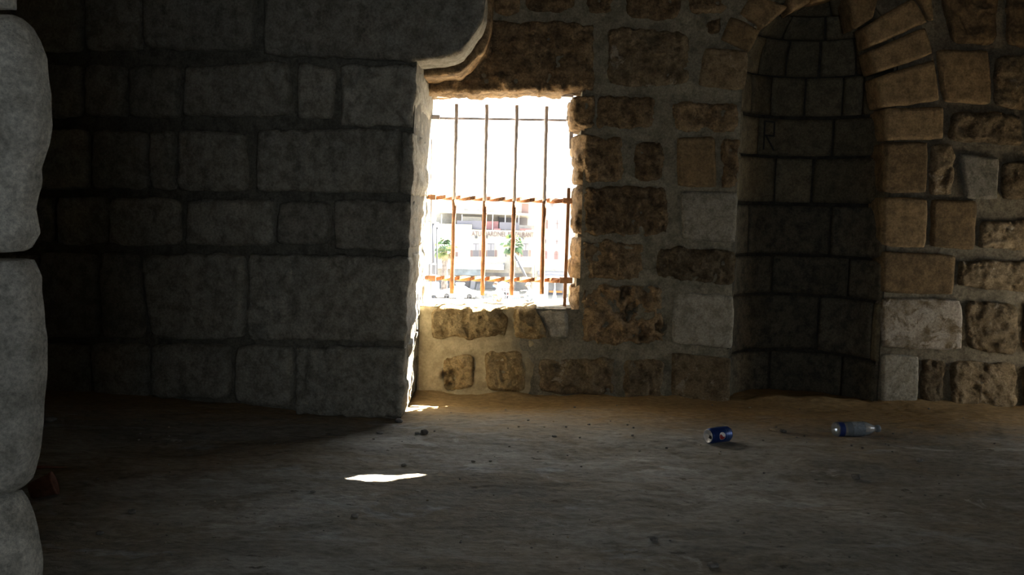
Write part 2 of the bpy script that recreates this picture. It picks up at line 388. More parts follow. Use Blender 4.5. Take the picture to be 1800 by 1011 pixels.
stone(wall_left, [(452, 228), (700, 226), (697, 340), (450, 336)], PLW, M['dark'], proud=.016, rough=.007, res=.016, rnd=.06, pits=.02)
JB = dict(mat=M['dark'], rough=.011, res=.013, rnd=.05, back=YB + WT - A0[1] - .02, bev=.012, bw=.02, wob=.010, pits=.012, bdir=(0, 1, 0))
def corner(y0, y1, xl, rough=.011):               # blocks of the pier's corner: their right side is the jamb
    xt, xb = [706 + (739 - y) * .0435 for y in (y0, y1)]
    k = dict(JB); k['rough'] = rough
    stone(wall_left, [(xl, y0), (xt, y0 + 2), (xb, y1 + 2), (xl - 2, y1)], PLW, proud=.012, **k)
corner(113, 220, 600); corner(232, 340, 704); corner(352, 436, 590); corner(448, 598, 438); corner(610, 732, 520, .016)
stone(wall_left, dict(top=[(460, -60), (856, -60)], right=ARC[:KA - 1:-1],
      bottom=[(464, 95)] + ARC[:KA + 1], left=[(460, -60), (464, 95)]), PLW, M['dark'], proud=.014, rough=.008, rnd=.0, back=.24, res=.012, bdir=(0, 1, 0), name='arch_stone')
PRB = Plane((0, A0[1] + .34, 0), NY)              # the rib behind it, a little lower
rib = [(p[0] + .012, p[2] - .012) for p in a3]
PRW = World((0, A0[1] + .34, 0), NY)
stone(wall_left, dict(top=[(JX - .2, rib[-1][1]), rib[-1]], right=rib[:KA - 1:-1],
      bottom=[(JX - .2, rib[0][1] - .01), (JX, rib[0][1] - .01)] + rib[4:KA + 1], left=[(JX - .2, rib[-1][1]), (JX - .2, rib[0][1] - .01)]), PRW, M['tan'], proud=.01, rough=.010, rnd=.0, back=.24, res=.012, name='arch_rib')

# wall_back: the window wall with the vaulted niche
wb = MB()
yb0, yb1 = YB + .09, YB + WT
wb.box(JX - .05, JX + .06, yb0, yb1, -.05, ZS - .03).box(JX + .05, XW1 + .05, yb0 + .02, yb1, -.05, ZS - .006)                      # under the sill
wb.box(JX - .05, XW1 + .05, yb0, yb1, ZL + .03, ZC)                        # over the lintel
wb.box(XW1 + .04, NXL - .02, yb0, yb1, -.05, ZC).box(NXL - .12, NXL - .02, yb1 - .02, YB + .75, -.05, ZC)
wb.box(NXR + .03, XR, yb0, YB + .75, -.05, ZC)
wb.box(NXL - .05, NXR + .05, YB + NR + .08, YB + .75, -.05, ZC)
arc = [(NCX + (NR + .02) * math.cos(t), ZSP + (NR + .02) * math.sin(t)) for t in np.linspace(math.pi, 0, 25)]
wb.prism([(NXL - .05, ZC), (NXL - .05, ZSP)] + arc + [(NXR + .05, ZSP), (NXR + .05, ZC)], yb0, yb0 + .12)
# mortar behind the niche stones: half cylinder and quarter sphere
th = np.linspace(0, math.pi, 33); zz = np.linspace(-.05, ZSP, 12); r2 = NR + .022
gv = [(NCX + r2 * math.cos(a), YB + r2 * math.sin(a), z) for z in zz for a in th]
for e in np.linspace(0, math.pi / 2, 10)[1:]: gv += [(NCX + r2 * math.cos(a) * math.cos(e), YB + r2 * math.sin(a) * math.cos(e), ZSP + r2 * math.sin(e)) for a in th]
nm = MB().add(gv, [(i * 33 + j, i * 33 + j + 1, (i + 1) * 33 + j + 1, (i + 1) * 33 + j) for i in range(20) for j in range(32)])
# uneven mortar face, broken out at the hollows
HOL = [(1097, 514, 11, .06), (1107, 541, 12, .07), (1098, 556, 8, .05), (1158, 577, 10, .06), (1128, 592, 8, .06), (786, 660, 11, .07), (792, 677, 10, .07), (797, 655, 8, .05)]
H3 = [(PBK.lift([(a, b)])[0], r / F * YB) for a, b, r, _ in HOL]
mx = np.arange(JX - .03, XR + .02, .022); mz = np.arange(-.04, ZC, .022)
MX, MZ = np.meshgrid(mx, mz); mp = np.stack([MX.ravel(), np.full(MX.size, YB), MZ.ravel()], 1)
mp[:, 1] += np.where(mp[:, 0] < NXL, .000, .016) + .007 * fbm(mp * 5, 3, 21) + .003 * fbm(mp * 19, 3, 22)
for c, r in H3: mp[:, 1] += .085 * np.clip(1.7 * (1.15 - np.hypot(mp[:, 0] - c[0], mp[:, 2] - c[2]) / r), 0, 1)
mp[:, 1] = np.minimum(mp[:, 1], YB + .088)
mi = np.arange(MX.size).reshape(len(mz), len(mx)); mf = []; mf2 = []
for j in range(len(mz) - 1):
    for i in range(len(mx) - 1):
        x, z = mx[i] + .011, mz[j] + .011
        if JX - .1 < x < XW1 + .05 and ZS - .008 < z < ZL + .03: continue
        if NXL - .012 < x < NXR + .012 and (z < ZSP or (x - NCX) ** 2 + (z - ZSP) ** 2 < (NR + .012) ** 2): continue
        (mf2 if x > NXL + .2 else mf).append((mi[j, i], mi[j, i + 1], mi[j + 1, i + 1], mi[j + 1, i]))
wb.add(mp, mf)
wall_back = tag(wb.build('wall_back', M['mortar']), 'rubble and ashlar wall with a barred window and a vaulted niche', 'wall', kind='structure')
nm.build('niche_mortar', M['niche_joint'], wall_back, True)
mesh_obj('joint_mortar', mp, mf2, M['mortar_mid'], wall_back, True)
# tan render over the courses under the sill, warm sunlight put into its colour
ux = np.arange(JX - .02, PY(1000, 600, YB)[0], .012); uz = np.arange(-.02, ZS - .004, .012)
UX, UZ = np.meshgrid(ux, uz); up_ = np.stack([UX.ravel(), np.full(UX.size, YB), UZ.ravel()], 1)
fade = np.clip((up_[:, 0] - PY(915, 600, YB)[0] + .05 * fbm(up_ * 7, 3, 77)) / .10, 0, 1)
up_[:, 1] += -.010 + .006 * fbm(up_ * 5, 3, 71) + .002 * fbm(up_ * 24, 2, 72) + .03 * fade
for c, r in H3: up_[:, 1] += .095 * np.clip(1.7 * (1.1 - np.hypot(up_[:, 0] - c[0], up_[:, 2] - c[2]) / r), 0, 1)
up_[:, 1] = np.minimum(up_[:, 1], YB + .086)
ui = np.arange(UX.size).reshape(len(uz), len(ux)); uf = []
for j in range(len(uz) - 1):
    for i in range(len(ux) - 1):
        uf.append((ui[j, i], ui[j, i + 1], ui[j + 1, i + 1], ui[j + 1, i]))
mesh_obj('sun_tinted_render', up_, uf, M['mud_sun_tinted'], wall_back, True)

rough = dict(proud=.013, rough=.012, freq=13, rnd=.22, pits=.014, res=.009, wob=.009, bw=.022, bev=.016)
smooth = dict(proud=.012, rough=.0025, freq=6, rnd=.10, res=.011, wob=.004, bw=.014, bev=.010)
T, TS, G, PT, PL = 'tan', 'tan_smooth', 'grey', 'pitted', 'plastered'
BW = [
    # above the lintel and the top row
    (T, rough, [(925, -50), (1008, -50), (1008, 22), (925, 20)]), (T, rough, [(1030, -50), (1078, -50), (1076, 25), (1031, 24)]), (T, rough, [(866, -50), (915, -50), (915, 25), (868, 28)]),
    (T, rough, [(1098, -50), (1195, -50), (1196, 36), (1100, 34)]), (T, rough, [(1208, -50), (1284, -50), (1276, 26), (1210, 27)]),
    (PT, rough, [(1066, 46), (1210, 54), (1214, 152), (1068, 151)]), (PT, dict(smooth, proud=.02), [(1238, 84), (1316, 90), (1308, 160), (1226, 151)]),
    (T, rough, [(1240, 38), (1268, 30), (1262, 60), (1236, 62)]),
    # beside the window
    (T, rough, [(1052, 168), (1152, 172), (1150, 225), (1050, 228)]), (T, rough, [(1180, 178), (1298, 182), (1297, 234), (1184, 230)]),
    (T, rough, [(1115, 250), (1168, 250), (1166, 318), (1113, 318)]),
    (TS, smooth, [(1190, 242), (1258, 240), (1260, 330), (1190, 328)]), (T, rough, [(1266, 246), (1299, 244), (1297, 330), (1266, 330)]),
    (G, smooth, [(1197, 336), (1297, 337), (1293, 428), (1199, 421)]),
    (PT, rough, [(1156, 433), (1293, 441), (1290, 503), (1150, 491)]),
    (G, smooth, [(1181, 512), (1290, 519), (1287, 614), (1179, 604)]),
    (PT, rough, [(1094, 630), (1168, 630), (1167, 708), (1096, 706)]), (PT, smooth, [(1181, 619), (1284, 629), (1282, 714), (1179, 706)]),
    (PT, rough, [(948, 632), (1080, 626), (1078, 696), (945, 690)]),
    # under the sill
    ('tan_sun_tinted', dict(rough, proud=.024, hollows=HOL[5:], res=.006, back=.1), [(776, 629), (833, 623), (836, 680), (780, 686)]), ('tan_sun_tinted', dict(rough, proud=.026), [(852, 617), (918, 615), (925, 690), (855, 688)]),
    # right of the niche
    (TS, rough, [(1643, -50), (1756, -50), (1754, 80), (1675, 76)]), (TS, rough, [(1770, -50), (1860, -50), (1860, 84), (1770, 82)]),
    (TS, smooth, [(1644, 87), (1738, 88), (1743, 184), (1659, 178)]), (PT, rough, [(1752, 97), (1860, 95), (1860, 198), (1746, 188)]),
    (PT, rough, [(1674, 194), (1796, 200), (1799, 257), (1668, 249)]), (PT, rough, [(1806, 205), (1890, 205), (1890, 270), (1808, 264)]),
    (PT, rough, [(1636, 254), (1677, 254), (1676, 341), (1636, 341)]), (G, smooth, [(1684, 268), (1756, 277), (1752, 352), (1698, 349)]), (PT, rough, [(1762, 284), (1880, 280), (1880, 352), (1761, 352)]),
    (TS, smooth, [(1638, 350), (1718, 353), (1713, 441), (1637, 434)]), (PT, rough, [(1724, 388), (1880, 388), (1880, 442), (1724, 438)]),
    (PT, rough, [(1686, 457), (1880, 460), (1880, 518), (1684, 505)]),
    (PT, rough, [(1698, 528), (1790, 534), (1790, 622), (1700, 616)]), (PT, rough, [(1800, 530), (1890, 532), (1890, 626), (1800, 622)]),
    (PT, rough, [(1619, 633), (1661, 634), (1660, 722), (1618, 722)]), (PT, rough, [(1672, 635), (1788, 640), (1788, 720), (1672, 718)]), (PT, rough, [(1800, 640), (1890, 642), (1890, 726), (1800, 724)]),
]
for m, k, q in BW: stone(wall_back, q, PBK, M[m], **k)
# blocks whose sides are the window reveals, the sill and the niche jamb
rv = dict(rough); rv.update(back=WT - .01, rnd=.10, wob=.013, rough=.014, res=.0075)
stone(wall_back, [(748, 36), (1046, 42), (1043, 159), (748, 163)], PBK, M[T], **dict(rv, rnd=.02), name='lintel_stone')
for q in ([(1006, 170), (1046, 170), (1046, 226), (1007, 228)], [(1007, 236), (1094, 240), (1098, 319), (1011, 322)], [(1010, 330), (1172, 326), (1174, 411), (1010, 413)],
          [(1008, 422), (1133, 424), (1132, 491), (1007, 492)], [(1004, 503), (1165, 501), (1168, 605), (1010, 602)]):
    hl = HOL[:5] if q[0][1] == 503 else ()
    stone(wall_back, q, PBK, M[T], **dict(rv, hollows=hl, splay=.07))
stone(wall_back, [(943, 543), (1001, 546), (1000, 594), (970, 596)], PBK, M[G], **dict(rv, rough=.006, pits=0))
stone(wall_back, [(756, 539), (892, 540), (890, 592), (762, 595)], PBK, M['tan_sun_tinted'], **dict(rv, proud=.024)); stone(wall_back, [(902, 541), (940, 541), (963, 596), (902, 594)], PBK, M['tan_sun_tinted'], **dict(rv, proud=.024))
sk = dict(smooth); sk.update(back=.2, steps=6)
for m, q in ((TS, [(1556, 190), (1658, 188), (1658, 245), (1556, 247)]), (TS, [(1554, 249), (1631, 250), (1628, 340), (1553, 339)]), (TS, [(1551, 345), (1630, 350), (1626, 436), (1549, 432)]),
             (TS, [(1550, 441), (1681, 448), (1675, 519), (1549, 514)]), (PL, [(1549, 523), (1689, 527), (1692, 615), (1549, 612)]), (G, [(1548, 622), (1615, 626), (1612, 724), (1548, 722)])):
    stone(wall_back, q, PBK, M[m], **sk)
# ring of voussoirs
vk = dict(smooth); vk.update(back=.14, proud=.022, steps=4)
for q in ([(1284, 28), (1336, 54), (1316, 93), (1266, 70)], [(1322, -10), (1383, 14), (1341, 51), (1299, 25)], [(1372, -34), (1420, -20), (1422, 4), (1390, 24)][0:4],
          [(1425, -50), (1470, -50), (1470, -4), (1427, 2)], [(1480, -50), (1548, -36), (1532, 34), (1500, 52)], [(1519, 46), (1602, -4), (1628, 40), (1529, 84)],
          [(1608, -6), (1634, -8), (1640, 36), (1630, 34)], [(1528, 90), (1625, 48), (1637, 96), (1537, 130)], [(1539, 137), (1640, 104), (1650, 178), (1547, 190)]):
    stone(wall_back, q, PBK, M[TS], **vk, name='arch_stone')
# niche courses
NC = Cyl(NCX, YB, NR); NS = Sph((NCX, YB, ZSP), NR)
def theta(x, y): h = cyl_hit(x, y); return math.atan2(h[1] - YB, h[0] - NCX)
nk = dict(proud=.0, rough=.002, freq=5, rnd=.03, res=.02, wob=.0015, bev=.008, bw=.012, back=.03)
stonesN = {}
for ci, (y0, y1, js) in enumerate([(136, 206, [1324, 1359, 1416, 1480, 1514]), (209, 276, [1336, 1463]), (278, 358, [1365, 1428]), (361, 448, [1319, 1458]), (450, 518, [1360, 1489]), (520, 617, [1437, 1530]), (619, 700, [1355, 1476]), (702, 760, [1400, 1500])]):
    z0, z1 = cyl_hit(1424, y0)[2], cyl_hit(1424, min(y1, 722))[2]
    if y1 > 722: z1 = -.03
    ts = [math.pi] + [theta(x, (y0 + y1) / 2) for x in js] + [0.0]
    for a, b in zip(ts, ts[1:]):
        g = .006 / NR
        m = 'niche_dark' if ci >= 3 and a > theta(1500, 480) + .05 else 'niche'  # darker stone in the lower courses, except towards the right jamb
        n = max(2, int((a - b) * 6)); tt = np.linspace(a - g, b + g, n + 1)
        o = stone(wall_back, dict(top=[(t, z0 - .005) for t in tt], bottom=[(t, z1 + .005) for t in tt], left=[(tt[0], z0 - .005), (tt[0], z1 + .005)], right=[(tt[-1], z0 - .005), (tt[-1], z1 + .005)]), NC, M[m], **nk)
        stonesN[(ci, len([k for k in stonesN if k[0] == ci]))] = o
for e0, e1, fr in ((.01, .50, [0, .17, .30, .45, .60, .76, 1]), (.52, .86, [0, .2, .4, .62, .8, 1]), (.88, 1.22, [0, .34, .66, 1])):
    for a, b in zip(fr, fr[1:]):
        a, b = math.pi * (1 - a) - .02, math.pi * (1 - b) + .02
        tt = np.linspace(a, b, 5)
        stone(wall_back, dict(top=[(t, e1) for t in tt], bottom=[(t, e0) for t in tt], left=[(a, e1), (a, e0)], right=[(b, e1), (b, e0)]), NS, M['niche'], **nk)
# the letter scratched on a niche stone
M['letter'] = plain('dark_scratched_paint', (.03, .028, .025), .9)
lt = MB()
def stroke(pts, w=.010):
    P = []
    for x, y in pts:
        h = cyl_hit(x, y, NR - .006); P.append(h)
    P = np.array(P)
    for p, q in zip(P, P[1:]):
        d = q - p; d = d / np.linalg.norm(d); n = np.array([NCX - p[0], YB - p[1], 0]); n = n / np.linalg.norm(n); s = np.cross(d, n) * w / 2
        p2, q2 = p - d * w / 2, q + d * w / 2
        v = [p2 - s, p2 + s, q2 + s, q2 - s]; v = v + [a - n * .004 for a in v]
        lt.add(v, [(0, 1, 2, 3), (4, 7, 6, 5), (0, 4, 5, 1), (1, 5, 6, 2), (2, 6, 7, 3), (3, 7, 4, 0)])
stroke([(1343, 262), (1345, 213), (1362, 215), (1361, 239), (1347, 238), (1360, 263)], .008)
tag(lt.build('letter_mark', M['letter'], stonesN[(1, 1)]), 'dark scratched letter R')

# off-frame courses that carry the masonry on to the right and upwards
rr = random.Random(4); PWB = World((0, YB, 0), NY)
def courses(x0, x1, z0, z1, key):
    z = z0
    while z < z1 - .1:
        hgt = min(rr.uniform(.2, .3), z1 - z); x = x0
        while x < x1 - .05:
            w = min(rr.uniform(.25, .45), x1 - x)
            stone(wall_back, [(x + .012, z + hgt - .012), (x + w - .012, z + hgt - .012), (x + w - .012, z + .012), (x + .012, z + .012)], PWB, M[key], **dict(rough, res=.03)); x += w
        z += hgt
XR0 = PY(1890, 400, YB)[0] + .02
courses(XR0, XR, .02, 2.15, 'pitted'); ZT = PY(1400, -50, YB)[2] + .03
courses(NXR + .1, XR, ZT, ZC, 'tan'); courses(JX + .45, NXL - .1, ZT, ZC, 'tan')

# the rest of the chamber: ceiling with an added opening for the sun patch, outer walls with their doorways, the wall the camera looks through
hx, hy = PF(612, 836)[:2], None
added_slit = [PF(x, y) for x, y in ((612, 838), (640, 831), (660, 830), (690, 827), (712, 826), (758, 829), (735, 834), (700, 838), (685, 842), (650, 842))]  # added opening: sun patch outline, carried up the sun direction into the ceiling
def up(p, z): k = z / SUN_B; return (p[0] + SUN_A * k, p[1] + k, z)
def slab(z0, z1):
    b = bmesh.new(); s = 0
    def ring(z):
        o = [b.verts.new((x, y, z)) for x, y in ((XL - .1, YR - .1), (XR + .1, YR - .1), (XR + .1, YB + .8), (XL - .1, YB + .8))]
        i = [b.verts.new(up(p, z)) for p in added_slit]
        eo = [b.edges.new((o[k], o[(k + 1) % 4])) for k in range(4)]; ei = [b.edges.new((i[k], i[(k + 1) % len(i)])) for k in range(len(i))]
        bmesh.ops.triangle_fill(b, edges=eo + ei, use_beauty=True); return i
    i0, i1 = ring(z0), ring(z1)
    for k in range(len(i0)): b.faces.new((i0[k], i0[(k + 1) % len(i0)], i1[(k + 1) % len(i0)], i1[k]))
    me = bpy.data.meshes.new('ceiling'); b.to_mesh(me); b.free(); me.materials.append(M['plaster'])
    o = bpy.data.objects.new('ceiling', me); COL.objects.link(o); return o
tag(slab(ZC, ZC + .06), 'plain stone ceiling with an added opening shaped to throw the sun patch on the floor', 'ceiling', kind='structure')
def wall_with_door(name, axis, pos, thick, a0, a1, d0, d1, z0, z1, label):
    m = MB()
    for lo, hi, za, zb in ((a0, d0, -.05, ZC), (d1, a1, -.05, ZC), (d0, d1, z1, ZC), (d0, d1, -.05, z0)):
        if hi - lo < 1e-4 or zb - za < 1e-4: continue
        if axis == 'x': m.box(pos, pos + thick, lo, hi, za, zb)
        else: m.box(lo, hi, pos, pos + thick, za, zb)
    return tag(m.build(name, M['plaster']), label, 'wall', kind='structure')
DR = (3.6, 4.4, .0, .78)                      # doorway in the right wall, out of the frame
wall_with_door('wall_right', 'x', XR, .6, YR - .1, YB + .8, DR[0], DR[1], DR[2], DR[3], 'right chamber wall with a doorway to the open')
portal('doorway_portal', (XR + .59, (DR[0] + DR[1]) / 2, (DR[2] + DR[3]) / 2), (0, R_(90), 0), DR[3] - DR[2], DR[1] - DR[0])
DE = (-.3, .62, .3, 1.55)
wall_with_door('wall_rear', 'y', YR - .3, .3, XL - .1, XR + .1, DE[0], DE[1], DE[2], DE[3], 'rear chamber wall with a doorway behind the viewer')
portal('rear_portal', ((DE[0] + DE[1]) / 2, YR - .29, (DE[2] + DE[3]) / 2), (R_(90), 0, 0), DE[1] - DE[0], DE[3] - DE[2])
tag(MB().box(XL - .25, XL, YR - .3, YB + .8, -.05, ZC).build('wall_outer_left', M['plaster']), 'plain outer wall closing the chamber on the left', 'wall', kind='structure')
portal('window_portal', ((JX + XW1) / 2, YB + WT + .01, (ZS + ZL) / 2), (R_(-90), 0, 0), XW1 - JX + .1, ZL - ZS + .1)

# wall_front: the pale jamb beside the viewer
YF = 1.25
PFR = Plane((0, YF, 0), NY)
xf = PY(0, 500, YF)[0]
xb = xf * 1.36
wf = MB().box(XL, xb, YF + .03, YF + .42, -.05, ZC).box(1.6, XR, YF + .03, YF + .42, -.05, ZC).box(XL, XR, YF + .03, YF + .42, 2.3, ZC)
wall_front = tag(wf.build('wall_front', M['mortar_dark']), 'nearest wall whose pale rounded jamb stones edge the picture', 'wall', kind='structure')
fk = dict(proud=.0, rough=.006, freq=16, res=.006, wob=.003, bev=.03, bw=.04, rnd=.05, back=.06, pits=.004)
for rt in ([(2, 12), (22, 36), (45, 92), (51, 160), (53, 212), (45, 250), (32, 290), (33, 322), (25, 370), (33, 415), (20, 442), (3, 450)],
           [(4, 460), (25, 463), (36, 490), (42, 560), (43, 620), (42, 690), (40, 762), (35, 820), (20, 862), (3, 880)],
           [(3, 884), (15, 902), (30, 950), (35, 1011), (36, 1080), (30, 1150)]):
    y0, y1 = rt[0][1], rt[-1][1]
    xl0 = -520
    stone(wall_front, dict(top=[(xl0, y0), rt[0]], bottom=[(xl0, y1), rt[-1]], left=[(xl0, y0), (xl0, y1)], right=rt), PFR, M['jamb'], **fk, name='jamb_stone')
stone(wall_front, [(-520, -160), (-12, -160), (-10, 2), (-520, 2)], PFR, M['jamb'], **fk, name='jamb_stone')
#EXTERIOR#
# ------------------------------------------------------------------ outside the window: rampart, street, houses
M['ground'] = plain('pale_paving', (.16, .152, .137), .9, var=.12, scale=.6)
M['facade'] = stone_mat('pale_facade_stone', (.33, .315, .285), (.38, .365, .335), (.29, .27, .23), bump=0, fine=4, var=.06, con=.35)
M['facade2'] = stone_mat('warm_facade_stone', (.34, .325, .295), (.39, .37, .34), (.30, .28, .24), bump=0, fine=5, var=.06, con=.35)
M['white'] = plain('white_paint', (.62, .62, .62), .6); M['dark_glass'] = plain('dark_window', (.055, .055, .07), .4); M['shutter'] = plain('brown_shutter', (.13, .09, .085), .8)
M['pale_shutter'] = plain('pale_grey_shutter', (.17, .17, .19), .8); M['red_shutter'] = plain('faded_red_shutter', (.17, .105, .105), .8); M['sign'] = plain('brown_sign_letter', (.12, .085, .085), .8)
M['teal'] = plain('weathered_copper', (.16, .24, .24), .7); M['awning'] = plain('blue_grey_awning', (.14, .17, .20), .8, var=.3, scale=1); M['steel'] = plain('grey_steel', (.035, .037, .045), .5)
M['grey_wall'] = plain('grey_wall', (.15, .15, .155), .9, var=.25, scale=.8); M['red'] = plain('dusty_red_cloth', (.22, .11, .115), .9); M['tile'] = plain('roof_tile', (.33, .17, .12), .9); M['blue'] = plain('blue_cloth', (.06, .16, .36), .8)
M['orange'] = plain('orange_board', (.5, .2, .05), .7); M['tyre'] = plain('tyre_rubber', (.03, .03, .03), .8); M['car_glass'] = plain('car_window', (.12, .16, .22), .15); M['stone_white'] = plain('sunlit_parapet_stone', (.5, .48, .43), .9, var=.1, scale=3)
M['glass_rail'] = plain('grey_screen', (.09, .09, .115), .5)
GZ = -10.4
tag(MB().box(-400, 400, 45, 600, GZ - .5, GZ).build('street_ground', M['ground']), 'sunlit pale street beyond the window', 'ground', kind='structure')
tag(MB().box(-400, 400, YB + .9, 45, GZ - 3, GZ - 1.2).build('foreshore_ground', M['ground']), 'pale ground at the foot of the tower', 'ground', kind='structure')
def R(x0, y0, x1, y1, Y):                     # pixel rectangle on a facade -> x0, x1, z0, z1 in metres
    a, b = PY(x0, (y0 + y1) / 2, Y), PY(x1, (y0 + y1) / 2, Y); c, d = PY((x0 + x1) / 2, y0, Y), PY((x0 + x1) / 2, y1, Y)
    return a[0], b[0], d[2], c[2]
def bx(name, rect, Y, dep, mat, parent, proud=0.0):
    x0, x1, z0, z1 = R(*rect, Y); return MB().box(x0, x1, Y - proud, Y + dep, z0, z1).build(name, M[mat], parent)
def window(rect, Y, parent, mat='dark_glass', frame='facade2', arch=False, name='window'):
    x0, x1, z0, z1 = R(*rect, Y); w = (x1 - x0)
    def outline(k, top):
        p = [(x0 - k, z0 - k), (x1 + k, z0 - k)]
        if arch: p += [((x0 + x1) / 2 + (w / 2 + k) * math.cos(t), z1 - w / 2 + (w / 2 + k) * math.sin(t)) for t in np.linspace(0, math.pi, 9)]
        else: p += [(x1 + k, z1 + k), (x0 - k, z1 + k)]
        return p
    fr = MB().prism(outline(.12, 0), Y - .10, Y + .1).build(name, M[frame], parent)
    MB().prism(outline(0, 0), Y - .13, Y - .05).build('pane', M[mat], fr)
    return fr
Y1 = 120.0
x0, x1, z0, z1 = R(700, 394, 939, 520, Y1)
hall = thing('restaurant_building', ((x0 + x1) / 2, Y1, GZ), 'pale stone building with a roof terrace and brown sign letters seen through the bars', 'building')
MB().box(x0, PY(829, 420, Y1)[0], Y1, Y1 + 16, GZ, PY(790, 394, Y1)[2]).build('wall', M['facade'], hall)
MB().box(PY(829, 420, Y1)[0], x1, Y1, Y1 + 16, GZ, PY(885, 405, Y1)[2]).build('wall', M['facade2'], hall)
xa, xb, za, zb = R(690, 346, 938, 400, Y1 + 10); MB().box(xa, xb, Y1 + 10, Y1 + 18, za - 3, zb).build('upper_wall', M['facade'], hall)
for r in ((816, 366, 823, 369), (837, 368, 843, 370), (861, 368, 869, 370)): window(r, Y1 + 10, hall, 'grey_wall')
wd = window((917, 358, 929, 377), Y1 + 10, hall, 'shutter'); xa, xb, za, zb = R(908, 351, 936, 356, Y1 + 8.6); MB().prism([(xa, za), (xb, za + .25), (xb, zb + .15), (xa, zb - .1)], Y1 + 8.6, Y1 + 10).build('eave', M['tile'], hall)
# roof terrace
xa, xb, za, zb = R(764, 374, 939, 379, Y1 + 1); MB().prism([(xa, zb - .15), (xb, zb - .25), (xb, zb - .05), (xa, zb + .1)], Y1 + .6, Y1 + 10).build('terrace_roof', M['facade2'], hall)
for x in (776, 812, 848, 866, 888, 912, 939): bx('post', (x - .7, 377, x + .7, 405, ), Y1 + 1.0, .15, 'white', hall)
bx('terrace_screen', (803, 388, 830, 394), Y1 + .5, .1, 'glass_rail', hall); bx('terrace_screen', (830, 388, 847, 403), Y1 + .5, .1, 'glass_rail', hall)
bx('terrace_blind', (813, 381, 846, 388), Y1 + 2, .1, 'facade2', hall); bx('red_cloth', (853, 389, 876, 403), Y1 + 1.4, .2, 'red', hall)
bx('terrace_opening', (877, 383, 927, 404), Y1 + 9.7, .3, 'dark_glass', hall); bx('terrace_panel', (928, 380, 940, 398), Y1 + 2, .2, 'facade2', hall)
bx('terrace_rail', (912, 396, 940, 404), Y1 + .3, .08, 'grey_wall', hall); bx('terrace_screen', (878, 391, 912, 404), Y1 + .4, .08, 'glass_rail', hall)
bx('planter', (868, 402, 880, 405), Y1 + .1, .3, 'red', hall); bx('planter', (914, 402, 934, 405), Y1 + .1, .3, 'red', hall)
sg = R(829, 406.5, 938, 416, Y1)
def word(text, px0, px1, y0, y1, parent):
    cu = bpy.data.curves.new('sign_text', 'FONT'); cu.body = text; cu.extrude = .03; cu.resolution_u = 2
    tmp = bpy.data.objects.new('sign_text', cu); COL.objects.link(tmp); dg = bpy.context.evaluated_depsgraph_get(); dg.update()
    me = bpy.data.meshes.new_from_object(tmp.evaluated_get(dg)); v = np.array([q.co for q in me.vertices]); f = [list(q.vertices) for q in me.polygons]
    bpy.data.objects.remove(tmp); xa, xb, za, zb = R(px0, y0, px1, y1, Y1)
    lo, hi = v.min(0), v.max(0); v = (v - lo) / (hi - lo + 1e-9)
    w = np.stack([xa + v[:, 0] * (xb - xa), Y1 - .12 + .08 * (1 - v[:, 2]), za + v[:, 1] * (zb - za)], 1)
    mesh_obj('sign_letters', w, f, M['sign'], parent)
word('ATU', 829, 846, 406.5, 415, hall); word('BARDNEL', 852, 890, 407, 415.5, hall); word('RESTAURANT', 893, 938, 408, 417, hall)
for r in ((835, 415, 839, 419), (853, 415, 857, 419), (916, 418, 920, 421)): bx('sign_lamp', r, Y1, .2, 'steel', hall, .5)
for xx, wdt in ((831.5, 10.5), (857, 12), (919.5, 9)):
    f = window((xx, 428, xx + wdt, 451), Y1, hall, 'dark_glass'); bx('upper_shutter', (xx, 429, xx + wdt / 2 - .5, 440), Y1, .05, 'pale_shutter', f, .18); bx('upper_shutter', (xx + wdt / 2 + .5, 429, xx + wdt, 440), Y1, .05, 'pale_shutter', f, .18)
    for s in (xx - 4.5, xx + wdt + .5): bx('side_shutter', (s, 440, s + 4, 451), Y1, .05, 'shutter', f, .14)
window((800, 443, 805, 451), Y1, hall, 'shutter'); window((888, 444, 890.5, 451), Y1, hall, 'dark_glass')
bx('canopy', (764, 463.5, 886, 471), Y1, .3, 'white', hall, 2.2); bx('shop_awning', (797, 470.5, 846, 482), Y1, .1, 'awning', hall, 1.8)
bx('shop_band', (846, 480, 936, 489), Y1, .1, 'grey_wall', hall, .12); bx('shop_band', (852, 472, 895, 480), Y1, .1, 'facade', hall, .10)
bx('shopfront', (755, 486, 936, 509), Y1, .1, 'grey_wall', hall, .15); bx('doorway', (810, 493, 825, 507), Y1, .1, 'dark_glass', hall, .25)
bx('tent_canopy', (908, 459, 935, 467), Y1, .1, 'white', hall, 3); bx('tent_side', (910, 467, 934, 475), Y1, .1, 'facade', hall, 2.6)
bx('drain_pipe', (884.5, 462, 887, 474), Y1, .1, 'pale_shutter', hall, .3)
for r in ((826, 494, 834, 509), (836.5, 499, 839, 510), (840, 500, 842.5, 510), (776, 492, 783, 509)):
    xa, xb, za, zb = R(*r, Y1 - 1.5); o = MB().prism([(xa, za), (xb, za), (xb + .15, zb), (xa + .15, zb)], Y1 - 1.5, Y1 - 1.42).build('leaning_board', M['pale_shutter'], hall)
Y2 = 114.0
x0, x1, z0, z1 = R(941.5, 352, 1060, 520, Y2)
tower = thing('stone_house', ((x0 + x1) / 2, Y2, GZ), 'taller pale stone house with arched windows at the right of the view', 'building')
MB().box(x0, x1, Y2, Y2 + 5, GZ, z1).build('wall', M['facade2'], tower); bx('roof_edge', (941, 350.5, 1060, 353.5), Y2, 4.8, 'tile', tower, .3)
